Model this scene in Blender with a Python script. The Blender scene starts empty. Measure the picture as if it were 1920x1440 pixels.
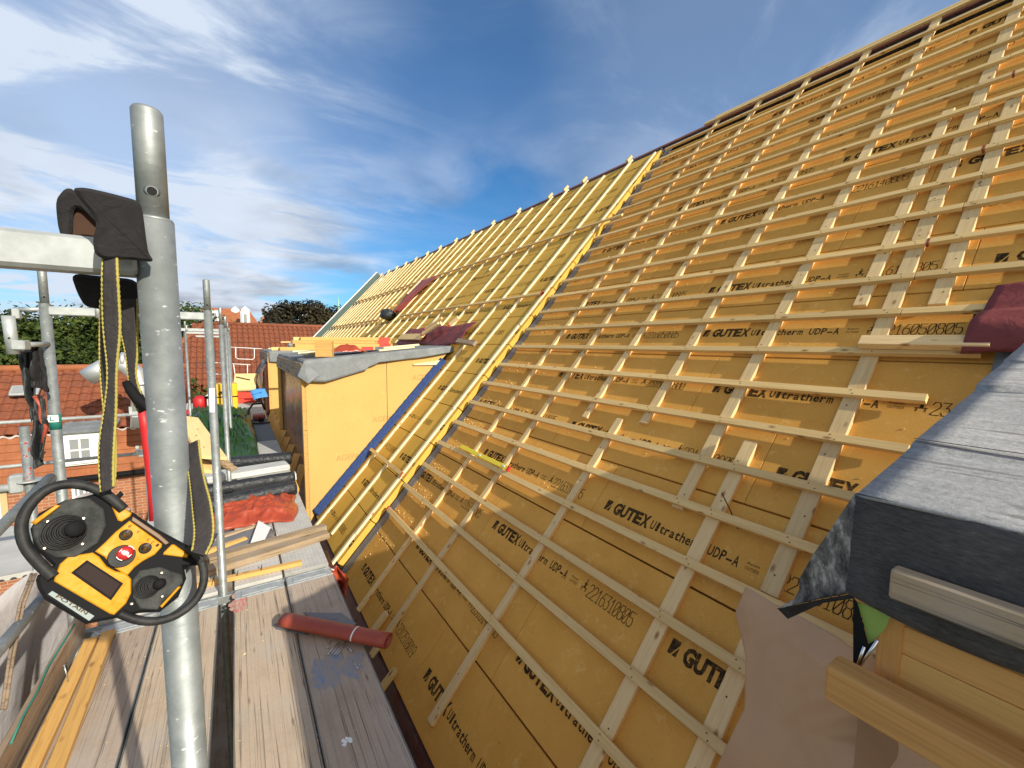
import bpy, bmesh, math, random
from mathutils import Vector, Matrix, noise
random.seed(7)
V = Vector
# ------------------------------------------------------------------ camera
sc = bpy.context.scene
RX = V((0.83592284, 0.04232717, -0.54721241))     # world X, Y, Z written in camera axes
RY = V((-0.54876904, 0.08126003, -0.83201523))
RZ = V((0.00924965, 0.99579376, 0.09115495))
FPX = 788.397
cam_d = bpy.data.cameras.new('camera'); cam = bpy.data.objects.new('camera', cam_d)
sc.collection.objects.link(cam); sc.camera = cam
rot = Matrix((RX, RY, RZ))
cam.matrix_world = rot.to_4x4()
cam_d.sensor_fit = 'HORIZONTAL'; cam_d.sensor_width = 36.0
cam_d.lens = 36.0 * FPX / 1920.0
cam_d.clip_start = 0.05; cam_d.clip_end = 3000
# ------------------------------------------------------------------ light
SUN = V((0.45, -1.85, 1.0)).normalized()
sd = bpy.data.lights.new('sun', 'SUN'); sun = bpy.data.objects.new('sun', sd); sc.collection.objects.link(sun)
sd.energy = 4.0; sd.angle = math.radians(0.55); sd.color = (1.0, 0.93, 0.80)
sun.rotation_euler = SUN.to_track_quat('Z', 'Y').to_euler()
sun.location = (3, -12, 8)
world = bpy.data.worlds.new('World'); sc.world = world; world.use_nodes = True
wn = world.node_tree.nodes; wl = world.node_tree.links
for n_ in list(wn): wn.remove(n_)
def N(t, loc=None, **kw):
    n_ = wn.new(t)
    for k, v in kw.items(): setattr(n_, k, v)
    return n_
out = N('ShaderNodeOutputWorld'); bg = N('ShaderNodeBackground')
sky = N('ShaderNodeTexSky'); sky.sky_type = 'NISHITA'; sky.sun_disc = False
sky.sun_elevation = math.asin(SUN.z); sky.sun_rotation = math.atan2(SUN.x, SUN.y)
sky.air_density = 1.0; sky.dust_density = 0.6; sky.ozone_density = 2.2
bg.inputs['Strength'].default_value = 0.115
tc = N('ShaderNodeTexCoord'); sep = N('ShaderNodeSeparateXYZ'); wl.new(tc.outputs['Generated'], sep.inputs[0])
def mth(op, a, b=None, clamp=False):
    m = N('ShaderNodeMath', operation=op); m.use_clamp = clamp
    for i, v in enumerate((a, b)):
        if v is None: continue
        if isinstance(v, (int, float)): m.inputs[i].default_value = v
        else: wl.new(v, m.inputs[i])
    return m.outputs[0]
zc = mth('MAXIMUM', sep.outputs[2], 0.0); den = mth('ADD', zc, 0.14)
cx = mth('DIVIDE', sep.outputs[0], den); cy = mth('DIVIDE', sep.outputs[1], den)
comb = N('ShaderNodeCombineXYZ'); wl.new(cx, comb.inputs[0]); wl.new(cy, comb.inputs[1])
def cloud(scale, rz, sx, sy, detail, rough, lo, hi, dist=0.6, off=(0, 0, 0)):
    mp = N('ShaderNodeMapping'); mp.inputs['Rotation'].default_value = (0, 0, rz)
    mp.inputs['Scale'].default_value = (sx, sy, 1); mp.inputs['Location'].default_value = off
    wl.new(comb.outputs[0], mp.inputs[0])
    nz = N('ShaderNodeTexNoise'); nz.inputs['Scale'].default_value = scale; nz.inputs['Detail'].default_value = detail
    nz.inputs['Roughness'].default_value = rough; nz.inputs['Distortion'].default_value = dist
    wl.new(mp.outputs[0], nz.inputs['Vector'])
    mr = N('ShaderNodeMapRange'); mr.inputs['From Min'].default_value = lo; mr.inputs['From Max'].default_value = hi
    mr.interpolation_type = 'SMOOTHSTEP'
    wl.new(nz.outputs['Fac'], mr.inputs['Value']); return mr.outputs[0]
cirrus = cloud(1.25, 0.5, 0.75, 1.35, 10, 0.60, 0.40, 0.78, 0.7, (3.1, 0.7, 0))
veil = cloud(0.55, -0.3, 1.0, 1.0, 5, 0.55, 0.46, 0.78, 0.5, (1.3, 5.2, 0))
cum = cloud(0.9, 0.2, 1.0, 1.0, 8, 0.55, 0.45, 0.60, 0.3, (9.3, 2.6, 0))
lowm = N('ShaderNodeMapRange'); lowm.inputs['From Min'].default_value = 0.50; lowm.inputs['From Max'].default_value = 0.12
wl.new(sep.outputs[2], lowm.inputs['Value'])
# clouds gather towards the left (-X) part of the sky
lft = N('ShaderNodeMapRange'); lft.inputs['From Min'].default_value = 0.45; lft.inputs['From Max'].default_value = -0.35
lft.inputs['To Min'].default_value = 0.30; lft.inputs['To Max'].default_value = 1.0
wl.new(sep.outputs[0], lft.inputs['Value'])
def blob_dir(px, py, r0, r1, gain):
    d = V((RX.dot(V((px - 960, 720 - py, -FPX))), RY.dot(V((px - 960, 720 - py, -FPX))), RZ.dot(V((px - 960, 720 - py, -FPX))))).normalized()
    dt = N('ShaderNodeVectorMath', operation='DOT_PRODUCT'); wl.new(tc.outputs['Generated'], dt.inputs[0]); dt.inputs[1].default_value = d
    mr = N('ShaderNodeMapRange'); mr.interpolation_type = 'SMOOTHSTEP'; mr.inputs['From Min'].default_value = math.cos(math.radians(r1)); mr.inputs['From Max'].default_value = math.cos(math.radians(r0)); mr.inputs['To Max'].default_value = gain
    wl.new(dt.outputs['Value'], mr.inputs['Value']); return mr.outputs[0]
f0 = mth('MULTIPLY', mth('ADD', mth('ADD', blob_dir(120, 130, 3, 34, .95), blob_dir(330, 330, 2, 20, .8)), mth('ADD', blob_dir(1400, 60, 2, 22, .75), blob_dir(150, 430, 4, 26, .9))), mth('ADD', mth('MULTIPLY', cirrus, 1.0), .22))
f1 = mth('MULTIPLY', mth('MULTIPLY', cirrus, 0.42), lft.outputs[0])
f2 = mth('MULTIPLY', mth('MULTIPLY', veil, 0.22), lft.outputs[0])
fv = mth('ADD', mth('ADD', f1, f2), f0, True)
mixA = N('ShaderNodeMixRGB'); wl.new(fv, mixA.inputs[0]); 
tint = N('ShaderNodeMixRGB', blend_type='MULTIPLY'); tint.inputs[0].default_value = 1.0
wl.new(sky.outputs[0], tint.inputs[1]); tint.inputs[2].default_value = (0.29, 0.62, 0.86, 1)
wl.new(tint.outputs[0], mixA.inputs[1]); mixA.inputs[2].default_value = (4.3, 4.9, 5.8, 1)
f3 = mth('MULTIPLY', mth('MULTIPLY', cum, lowm.outputs[0]), 0.75)
bk = N('ShaderNodeMapRange'); bk.inputs['From Min'].default_value = 0.1; bk.inputs['From Max'].default_value = -0.5; bk.inputs['To Max'].default_value = 0.65  # warm white cloud added behind the camera, out of view, to neutralise ambient light
wl.new(sep.outputs[1], bk.inputs['Value'])
bk.inputs['To Max'].default_value = 0.8
mixB = N('ShaderNodeMixRGB'); wl.new(f3, mixB.inputs[0]); wl.new(mixA.outputs[0], mixB.inputs[1])
shade = cloud(1.6, 0.2, 1, 1, 6, 0.5, 0.35, 0.68, 0.2, (4.0, 1.0, 0))
ccol = N('ShaderNodeMixRGB'); wl.new(shade, ccol.inputs[0]); ccol.inputs[1].default_value = (2.0, 2.25, 2.7, 1); ccol.inputs[2].default_value = (5.4, 5.7, 6.3, 1)
wl.new(ccol.outputs[0], mixB.inputs[2])
mixC = N('ShaderNodeMixRGB'); wl.new(bk.outputs[0], mixC.inputs[0]); wl.new(mixB.outputs[0], mixC.inputs[1]); mixC.inputs[2].default_value = (6.6, 6.1, 5.4, 1)
wl.new(mixC.outputs[0], bg.inputs[0]); wl.new(bg.outputs[0], out.inputs[0])
sc.view_settings.view_transform = 'Standard'; sc.view_settings.look = 'None'
sc.view_settings.exposure = 0.50; sc.view_settings.gamma = 1.0
# ------------------------------------------------------------------ rays from the photo to real planes
def ray(x, y):
    c = V((x - 960.0, 720.0 - y, -FPX)); return V((RX.dot(c), RY.dot(c), RZ.dot(c)))
def at_z(x, y, z): d = ray(x, y); return d * (z / d.z)
def at_x(x, y, X): d = ray(x, y); return d * (X / d.x)
def at_y(x, y, Y): d = ray(x, y); return d * (Y / d.y)
TH = math.radians(47.523)
U = V((math.cos(TH), 0, math.sin(TH))); NRM = V((-math.sin(TH), 0, math.cos(TH)))
D0 = 2.4                                        # distance from the eye to the right hand roof face
def rsh(s, y, h=0.0): return U * s + V((0, y, 0)) + NRM * (h - D0)
def roof_sy(x, y, h=0.0):
    d = ray(x, y); P = d * (-(D0 - h) / d.dot(NRM)); return P.dot(U), P.y
ROOF = Matrix(((0, U.x, NRM.x, -D0 * NRM.x), (-1, 0, 0, 0), (0, U.z, NRM.z, -D0 * NRM.z), (0, 0, 0, 1)))  # local x = -Y, y = up slope, z = normal
# ------------------------------------------------------------------ materials
MAT = {}
def mat(name, col, rough=0.8, metal=0.0, spec=0.5):
    m = bpy.data.materials.new(name); m.use_nodes = True
    b = m.node_tree.nodes['Principled BSDF']
    b.inputs['Base Color'].default_value = (*col, 1); b.inputs['Roughness'].default_value = rough
    b.inputs['Metallic'].default_value = metal; b.inputs['Specular IOR Level'].default_value = spec
    MAT[name] = m; return m
class G:
    """small node-graph helper for one material"""
    def __init__(s, m):
        s.m = m; s.n = m.node_tree.nodes; s.l = m.node_tree.links; s.b = s.n['Principled BSDF']
        s.tc = s.n.new('ShaderNodeTexCoord'); s.oi = None
    def set(s, sock, v):
        if isinstance(v, (int, float)): sock.default_value = v
        elif isinstance(v, tuple): sock.default_value = (*v, 1) if len(v) == 3 and sock.type == 'RGBA' else v
        else: s.l.new(v, sock)
    def map(s, scale, rnd=True, coord='Object'):
        mp = s.n.new('ShaderNodeMapping'); mp.inputs['Scale'].default_value = scale
        if rnd:
            if not s.oi: s.oi = s.n.new('ShaderNodeObjectInfo')
            va = s.n.new('ShaderNodeVectorMath'); va.operation = 'ADD'
            cm = s.n.new('ShaderNodeCombineXYZ')
            mu = s.n.new('ShaderNodeMath'); mu.operation = 'MULTIPLY'; mu.inputs[1].default_value = 37.0
            s.l.new(s.oi.outputs['Random'], mu.inputs[0]); s.l.new(mu.outputs[0], cm.inputs[0]); s.l.new(mu.outputs[0], cm.inputs[1]); s.l.new(mu.outputs[0], cm.inputs[2])
            s.l.new(s.tc.outputs[coord], va.inputs[0]); s.l.new(cm.outputs[0], va.inputs[1]); s.l.new(va.outputs[0], mp.inputs[0])
        else: s.l.new(s.tc.outputs[coord], mp.inputs[0])
        return mp.outputs[0]
    def noise(s, vec, scale, detail=4, rough=0.55, dist=0.0):
        t = s.n.new('ShaderNodeTexNoise'); s.l.new(vec, t.inputs['Vector'])
        t.inputs['Scale'].default_value = scale; t.inputs['Detail'].default_value = detail
        t.inputs['Roughness'].default_value = rough; t.inputs['Distortion'].default_value = dist
        return t.outputs['Fac']
    def ramp(s, fac, stops):
        r = s.n.new('ShaderNodeValToRGB'); s.l.new(fac, r.inputs[0]); e = r.color_ramp.elements
        while len(e) < len(stops): e.new(0.5)
        for i, (p, c) in enumerate(stops):
            e[i].position = p; e[i].color = (*c, 1) if len(c) == 3 else c
        return r.outputs[0]
    def rng(s, fac, a, b, c=0.0, d=1.0):
        r = s.n.new('ShaderNodeMapRange'); s.l.new(fac, r.inputs['Value'])
        for k, v in zip(('From Min', 'From Max', 'To Min', 'To Max'), (a, b, c, d)): r.inputs[k].default_value = v
        return r.outputs[0]
    def mix(s, fac, a, b, blend='MIX'):
        r = s.n.new('ShaderNodeMixRGB'); r.blend_type = blend
        s.set(r.inputs[0], fac); s.set(r.inputs[1], a); s.set(r.inputs[2], b); return r.outputs[0]
    def bump(s, h, strength=0.3, dist=0.01):
        b = s.n.new('ShaderNodeBump'); b.inputs['Strength'].default_value = strength; b.inputs['Distance'].default_value = dist
        s.l.new(h, b.inputs['Height']); s.l.new(b.outputs[0], s.b.inputs['Normal'])
    def color(s, c): s.set(s.b.inputs['Base Color'], c)
    def rough(s, c): s.set(s.b.inputs['Roughness'], c)
    def vary(s, c, amt=0.12):
        if not s.oi: s.oi = s.n.new('ShaderNodeObjectInfo')
        r = s.rng(s.oi.outputs['Random'], 0, 1, 1 - amt, 1 + amt)
        cm = s.n.new('ShaderNodeCombineXYZ')
        for i in range(3): s.l.new(r, cm.inputs[i])
        return s.mix(1.0, c, cm.outputs[0], 'MULTIPLY')
def wood(name, light, dark, knot, sc_=1.0, cracks=False, rough=0.75, grain=1.0, vary=0.16):
    g = G(mat(name, light, rough))
    v = g.map((1.2 * sc_, 26 * sc_, 26 * sc_)); n1 = g.noise(v, 2.2, 5, 0.6, 0.6)
    v2 = g.map((3 * sc_, 90 * sc_, 90 * sc_)); n2 = g.noise(v2, 2.0, 3, 0.6)
    f = g.mix(0.4, n1, n2)
    c = g.ramp(f, [(0.30, dark), (0.52, light), (0.8, tuple(min(1, x * 1.12) for x in light))])
    vk = g.map((5, 11, 11)) if not cracks else g.map((3.5, 16, 16)); vo = g.n.new('ShaderNodeTexVoronoi'); g.l.new(vk, vo.inputs['Vector']); vo.inputs['Scale'].default_value = 0.8 if cracks else 1.25
    k = g.rng(vo.outputs['Distance'], *((0.03, 0.10) if cracks else (0.07, 0.19)), 1, 0)
    c = g.mix(k, c, knot)
    if cracks:
        v3 = g.map((0.22, 26, 26)); n3 = g.noise(v3, 1.6, 3, 0.5, 0.3)
        cr = g.rng(n3, 0.485, 0.50, 0, 1); cr2 = g.rng(n3, 0.50, 0.513, 1, 0)
        mu = g.n.new('ShaderNodeMath'); mu.operation = 'MULTIPLY'; g.l.new(cr, mu.inputs[0]); g.l.new(cr2, mu.inputs[1])
        c = g.mix(mu.outputs[0], c, tuple(x * 0.25 for x in dark))
        v4 = g.map((3, 3, 3)); n4 = g.noise(v4, 1.3, 6, 0.65)
        c = g.mix(g.rng(n4, 0.48, 0.72, 0, 0.38), c, tuple(x * 0.60 for x in dark)); n7 = g.noise(g.map((1, 1, 1)), 70, 4, 0.7); c = g.mix(g.rng(n7, 0.55, 0.75, 0, 0.35), c, tuple(x * 0.5 for x in dark)); n8 = g.noise(g.map((1, 1, 1)), 2.2, 5, 0.6); c = g.mix(g.rng(n8, 0.52, 0.70, 0, 0.45), c, (0.46, 0.43, 0.39))
    g.color(g.vary(c, vary)); g.bump(f, 0.25 * grain, 0.004); return g
wood('pine', (0.80, 0.58, 0.28), (0.66, 0.42, 0.16), (0.36, 0.18, 0.065))
wood('pine_fresh', (0.80, 0.69, 0.44), (0.73, 0.58, 0.32), (0.34, 0.19, 0.08))
wood('pine_batten', (0.76, 0.53, 0.22), (0.62, 0.39, 0.13), (0.32, 0.16, 0.055))
wood('larch', (0.66, 0.35, 0.105), (0.44, 0.21, 0.055), (0.20, 0.085, 0.03), 0.8)
wood('yellow_timber', (0.66, 0.38, 0.11), (0.47, 0.25, 0.065), (0.34, 0.17, 0.05))
wood('old_timber', (0.44, 0.32, 0.19), (0.26, 0.18, 0.11), (0.10, 0.07, 0.04), 0.7, True)
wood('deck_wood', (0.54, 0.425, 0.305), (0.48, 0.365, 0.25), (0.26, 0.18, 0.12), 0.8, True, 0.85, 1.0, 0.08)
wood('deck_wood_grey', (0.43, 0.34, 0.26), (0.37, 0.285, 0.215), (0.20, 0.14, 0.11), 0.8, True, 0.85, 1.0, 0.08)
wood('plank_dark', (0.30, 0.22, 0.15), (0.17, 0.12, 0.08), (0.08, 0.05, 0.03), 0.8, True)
def fibre(name, a, b, chips):
    g = G(mat(name, a, 0.92, 0, 0.2))
    v = g.map((1, 1, 1)); n1 = g.noise(v, 2.0, 6, 0.62); n2 = g.noise(v, 140, 3, 0.6); n3 = g.noise(g.map((1, 1, 1), True), 14, 4, 0.7, 0.5)
    c = g.ramp(n1, [(0.3, b), (0.65, a)])
    c = g.mix(g.rng(n2, 0.35, 0.65, 0, 0.28), c, tuple(x * 1.25 for x in a))
    c = g.mix(g.rng(n3, 0.58, 0.72, 0, 0.60), c, chips); n5 = g.noise(g.map((1.5, 1, 1)), 5, 6, 0.75, 1.0); c = g.mix(g.rng(n5, 0.60, 0.70, 0, 0.35), c, tuple(x * .78 for x in b))
    sp = g.noise(g.map((1, 1, 1)), 55, 2, 0.5)
    c = g.mix(g.rng(sp, 0.72, 0.78, 0, 0.5), c, tuple(x * 0.45 for x in b))
    g.color(g.vary(c, 0.05)); g.bump(n2, 0.30, 0.003)
fibre('fibreboard', (0.71, 0.375, 0.080), (0.58, 0.29, 0.055), (0.80, 0.51, 0.17))
fibre('fibreboard_olive', (0.70, 0.42, 0.078), (0.60, 0.345, 0.058), (0.75, 0.50, 0.13))
fibre('cheek_board', (0.57, 0.385, 0.13), (0.54, 0.355, 0.115), (0.68, 0.44, 0.15))
mat('crumb', (0.80, 0.60, 0.28), 0.9); mat('ink', (0.040, 0.030, 0.020), 1.0, 0, 0.0); g = G(MAT['ink']); g.color(g.ramp(g.noise(g.map((1, 1, 1)), 60, 4, 0.7), [(0.40, (0.030, 0.022, 0.016)), (0.62, (0.13, 0.075, 0.025)), (0.70, (0.40, 0.21, 0.045))])); mat('ink_brown', (0.10, 0.05, 0.02), 0.85); mat('ink_faint', (0.42, 0.27, 0.09), 0.9)
g = G(mat('galvanised', (0.42, 0.44, 0.45), 0.40, 0.55))
n1 = g.noise(g.map((1, 1, 1)), 18, 5, 0.65); n2 = g.noise(g.map((1, 1, 1)), 3.5, 4, 0.6); n3 = g.noise(g.map((1, 1, 2.0)), 60, 2, 0.5)
c = g.ramp(n1, [(0.3, (0.22, 0.245, 0.24)), (0.7, (0.38, 0.405, 0.40))]); c = g.mix(g.rng(n2, 0.45, 0.75, 0, 0.6), c, (0.15, 0.17, 0.16))
c = g.mix(g.rng(n3, 0.68, 0.74, 0, 0.8), c, (0.78, 0.78, 0.76)); g.color(c); g.rough(g.rng(n2, 0.3, 0.7, 0.42, 0.68)); g.bump(n3, 0.15, 0.002)
g = G(mat('galvanised_pale', (0.45, 0.47, 0.47), 0.55, 0.35))
n1 = g.noise(g.map((1, 1, 1)), 22, 5, 0.65); g.color(g.ramp(n1, [(0.3, (0.33, 0.355, 0.35)), (0.7, (0.50, 0.525, 0.52))])); g.bump(n1, 0.1, 0.002)
mat('flue_steel', (0.62, 0.64, 0.65), 0.42, 0.6); mat('steel_shiny', (0.75, 0.77, 0.79), 0.22, 1.0)
g = G(mat('membrane', (0.19, 0.21, 0.225), 0.9)); n1 = g.noise(g.map((1, 1, 1)), 90, 3, 0.7); n2 = g.noise(g.map((1, 1, 1)), 5, 5, 0.6)
c = g.ramp(g.mix(0.5, n1, n2), [(0.35, (0.13, 0.145, 0.15)), (0.65, (0.27, 0.29, 0.30))]); g.color(c); g.bump(n1, 0.4, 0.003)
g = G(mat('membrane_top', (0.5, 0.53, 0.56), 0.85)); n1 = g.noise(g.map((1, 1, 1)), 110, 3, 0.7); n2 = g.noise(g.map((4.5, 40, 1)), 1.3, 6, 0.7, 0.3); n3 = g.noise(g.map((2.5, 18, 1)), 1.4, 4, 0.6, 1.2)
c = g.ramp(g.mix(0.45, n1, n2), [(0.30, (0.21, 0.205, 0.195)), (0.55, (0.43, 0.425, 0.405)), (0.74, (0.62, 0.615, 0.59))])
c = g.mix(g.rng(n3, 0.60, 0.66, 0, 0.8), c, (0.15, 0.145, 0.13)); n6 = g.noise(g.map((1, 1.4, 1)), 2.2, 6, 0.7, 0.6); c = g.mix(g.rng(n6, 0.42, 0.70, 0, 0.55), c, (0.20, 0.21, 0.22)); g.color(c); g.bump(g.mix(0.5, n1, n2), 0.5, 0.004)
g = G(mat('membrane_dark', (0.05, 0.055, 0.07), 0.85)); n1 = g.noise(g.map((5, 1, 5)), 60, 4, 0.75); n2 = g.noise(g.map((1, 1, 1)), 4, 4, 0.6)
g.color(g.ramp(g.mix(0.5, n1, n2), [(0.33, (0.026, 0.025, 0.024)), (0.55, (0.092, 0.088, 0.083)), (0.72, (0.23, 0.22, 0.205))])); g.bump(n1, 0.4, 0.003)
g = G(mat('membrane_fold', (0.1, 0.1, 0.1), 0.85)); n1 = g.noise(g.map((1, 1, .5)), 30, 7, 0.75, 0.2)
g.color(g.ramp(n1, [(0.36, (0.035, 0.034, 0.033)), (0.5, (0.17, 0.165, 0.155)), (0.62, (0.52, 0.51, 0.46))])); g.bump(n1, 0.4, 0.003)
g = G(mat('membrane_bundle_top', (0.5, 0.5, 0.5), 0.9)); n1 = g.noise(g.map((1, 30, 30)), 3, 5, 0.7); g.color(g.ramp(n1, [(0.35, (0.22, 0.23, 0.23)), (0.5, (0.52, 0.53, 0.51)), (0.7, (0.64, 0.65, 0.63))]))
def cloth(name, a, b, rough=0.55, sc_=9, st=0.5):
    g = G(mat(name, a, rough)); n1 = g.noise(g.map((1, 1, 1)), sc_, 6, 0.6, 0.8)
    g.color(g.ramp(n1, [(0.3, b), (0.7, a)])); g.bump(n1, st, 0.02)
cloth('red_membrane', (0.24, 0.045, 0.038), (0.17, 0.03, 0.03), 0.65)
cloth('red_sheet', (0.42, 0.075, 0.032), (0.30, 0.048, 0.022), 0.28, 4, 0.5)
cloth('brick_red_roll', (0.36, 0.070, 0.038), (0.29, 0.050, 0.028), 0.5, 5, 0.15)
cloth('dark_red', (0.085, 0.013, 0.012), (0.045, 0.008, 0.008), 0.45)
cloth('green_sheet', (0.024, 0.070, 0.016), (0.016, 0.048, 0.011), 0.42, 4, 0.4)
cloth('grey_sheet', (0.20, 0.20, 0.21), (0.15, 0.15, 0.16), 0.6)
cloth('black_roll', (0.030, 0.033, 0.038), (0.012, 0.013, 0.016), 0.42, 20, 0.8)
cloth('brown_paper', (0.58, 0.365, 0.215), (0.50, 0.305, 0.175), 0.6, 2.5, 0.45)
cloth('tan_panel', (0.36, 0.205, 0.11), (0.30, 0.165, 0.085), 0.85, 6, 0.3)
cloth('blue_membrane', (0.035, 0.09, 0.30), (0.008, 0.03, 0.13), 0.5, 60, 0.9)
cloth('foil', (0.22, 0.20, 0.20), (0.12, 0.09, 0.085), 0.25, 3, 0.9)
cloth('tape_green', (0.28, 0.42, 0.09), (0.24, 0.37, 0.08), 0.35, 4, 0.1)
cloth('strap_black', (0.045, 0.038, 0.038), (0.030, 0.026, 0.026), 0.9, 60, 0.3)
cloth('pad_black', (0.020, 0.018, 0.019), (0.012, 0.011, 0.012), 0.95, 40, 0.35)
cloth('bag_black', (0.035, 0.042, 0.045), (0.018, 0.02, 0.022), 0.55, 14, 0.6)
cloth('net', (0.60, 0.58, 0.58), (0.45, 0.43, 0.44), 0.9, 6, 0.6)
g = G(MAT['foil']); n1 = g.noise(g.map((1, 1, 1)), 2.2, 5, 0.6, 1.0)
g.color(g.ramp(n1, [(0.3, (0.09, 0.06, 0.055)), (0.5, (0.20, 0.15, 0.14)), (0.6, (0.28, 0.12, 0.06)), (0.72, (0.36, 0.34, 0.33))]))
mat('black_plastic', (0.010, 0.010, 0.011), 0.8, 0, 0.18); mat('black_rubber', (0.011, 0.012, 0.012), 0.6, 0, 0.3)
g = G(mat('dusty_rubber', (0.06, 0.065, 0.062), 0.8, 0, 0.2)); n1 = g.noise(g.map((1, 1, 1)), 40, 5, 0.7)
g.color(g.ramp(n1, [(0.4, (0.028, 0.030, 0.029)), (0.75, (0.085, 0.088, 0.084))]))
mat('safety_yellow', (0.60, 0.27, 0.004), 0.45, 0, 0.25); mat('yellow_stitch', (0.38, 0.32, 0.07), 0.9); mat('level_yellow', (0.88, 0.70, 0.02), 0.35)
mat('red_paint', (0.62, 0.045, 0.022), 0.5); mat('red_button', (0.42, 0.022, 0.022), 0.3); mat('bright_red', (0.48, 0.014, 0.016), 0.5)
mat('display', (0.030, 0.018, 0.016), 0.6, 0, 0.1); mat('label_plate', (0.26, 0.31, 0.30), 0.6); mat('white_paint', (0.80, 0.80, 0.78), 0.5)
mat('white_paper', (0.82, 0.82, 0.80), 0.8); mat('teal', (0.02, 0.20, 0.16), 0.6); mat('dark_red_mark', (0.30, 0.05, 0.03), 0.8); mat('blue_plastic', (0.06, 0.25, 0.58), 0.45)
mat('yellow_box', (0.80, 0.50, 0.02), 0.45); mat('dark_hole', (0.008, 0.008, 0.008), 0.9); mat('brown_pad', (0.07, 0.032, 0.018), 0.9)
mat('glass_dark', (0.27, 0.28, 0.28), 0.2); mat('verge_green', (0.055, 0.095, 0.08), 0.6); mat('copper_green', (0.30, 0.50, 0.42), 0.7)
mat('knob_metal', (0.30, 0.26, 0.22), 0.3, 0.8); mat('hole_brown', (0.14, 0.065, 0.02), 0.5); mat('nail_steel', (0.62, 0.66, 0.68), 0.35, 0.9)
g = G(mat('steel_perforated', (0.6, 0.58, 0.53), 0.6, 0.2))
v = g.map((1, 1, 1), False); vo = g.n.new('ShaderNodeTexVoronoi'); g.l.new(g.map((1.0, 2.2, 1), False), vo.inputs['Vector']); vo.inputs['Scale'].default_value = 16; vo.inputs['Randomness'].default_value = 0.0
g.color(g.mix(g.rng(vo.outputs['Distance'], 0.28, 0.33, 1, 0), g.ramp(g.noise(v, 5, 4, 0.6), [(0.3, (0.50, 0.48, 0.43)), (0.7, (0.62, 0.60, 0.56))]), (0.05, 0.05, 0.05)))
g = G(mat('concrete_grey', (0.30, 0.32, 0.32), 0.85)); n1 = g.noise(g.map((1, 1, 1)), 8, 5, 0.7); br = g.n.new('ShaderNodeTexBrick'); g.l.new(g.map((1, 1, 1), False), br.inputs['Vector'])
br.inputs['Scale'].default_value = 9; br.inputs['Mortar Size'].default_value = 0.012; br.offset = 0.0; br.inputs['Color1'].default_value = (1, 1, 1, 1); br.inputs['Color2'].default_value = (0.95, 0.95, 0.95, 1); br.inputs['Mortar'].default_value = (0.72, 0.72, 0.72, 1)
g.color(g.mix(1.0, g.ramp(n1, [(0.3, (0.42, 0.41, 0.38)), (0.7, (0.56, 0.55, 0.51))]), br.outputs[0], 'MULTIPLY'))
g = G(mat('deck_panel_grey', (0.2, 0.22, 0.22), 0.75)); n1 = g.noise(g.map((1, 1, 1)), 60, 3, 0.7); g.color(g.ramp(n1, [(0.35, (0.12, 0.14, 0.145)), (0.65, (0.23, 0.255, 0.26))]))
g = G(mat('roof_tile', (0.33, 0.10, 0.045), 0.8)); n1 = g.noise(g.map((1, 1, 1), False), 1.3, 6, 0.65); n2 = g.noise(g.map((1, 1, 1), False), 6, 3, 0.6)
c = g.ramp(n2, [(0.3, (0.17, 0.050, 0.022)), (0.7, (0.27, 0.082, 0.034))]); c = g.mix(g.rng(n1, 0.50, 0.72, 0, 0.75), c, (0.13, 0.055, 0.035)); g.color(c)
g = G(mat('roof_tile_orange', (0.50, 0.17, 0.06), 0.8)); n1 = g.noise(g.map((1, 1, 1), False), 3, 6, 0.65); g.color(g.ramp(n1, [(0.3, (0.24, 0.078, 0.028)), (0.7, (0.36, 0.122, 0.045))]))
def brickmat(name, a, b, m_, scale):
    g = G(mat(name, a, 0.9)); br = g.n.new('ShaderNodeTexBrick'); g.l.new(g.map((1, 1, 1), False), br.inputs['Vector'])
    br.inputs['Scale'].default_value = scale; br.inputs['Mortar Size'].default_value = 0.010
    br.inputs['Color1'].default_value = (*a, 1); br.inputs['Color2'].default_value = (*b, 1); br.inputs['Mortar'].default_value = (*m_, 1)
    br.inputs['Brick Width'].default_value = 0.42; br.inputs['Row Height'].default_value = 0.14
    g.color(br.outputs[0])
brickmat('brick', (0.30, 0.105, 0.045), (0.42, 0.16, 0.07), (0.42, 0.34, 0.25), 1.7)
g = G(mat('render_cream', (0.52, 0.40, 0.20), 0.9))
g = G(mat('grass', (0.06, 0.10, 0.03), 0.95)); g.color(g.ramp(g.noise(g.map((1, 1, 1), False), 0.3, 8, 0.7), [(0.3, (0.035, 0.06, 0.02)), (0.7, (0.09, 0.13, 0.045))]))
def leafmat(name, stops):
    m = mat(name, stops[1][1], 0.75, 0, 0.2); g = G(m)
    at = g.n.new('ShaderNodeAttribute'); at.attribute_name = 'tone'
    g.color(g.ramp(at.outputs['Fac'], stops)); g.b.inputs['Transmission Weight'].default_value = 0.0
leafmat('leaf_green', [(0.0, (0.010, 0.020, 0.005)), (0.5, (0.032, 0.056, 0.010)), (1.0, (0.085, 0.105, 0.018))])
leafmat('leaf_dark', [(0.0, (0.010, 0.010, 0.007)), (0.5, (0.032, 0.026, 0.014)), (1.0, (0.070, 0.060, 0.024))])
mat('bark', (0.09, 0.065, 0.045), 0.9)
g = G(MAT['safety_yellow']); n1 = g.noise(g.map((1, 1, 1)), 45, 6, 0.75); g.color(g.ramp(n1, [(0.30, (0.30, 0.145, 0.012)), (0.42, (0.58, 0.26, 0.006)), (0.7, (0.62, 0.29, 0.008))])); g.rough(g.rng(n1, .3, .7, .75, .4))
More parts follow.
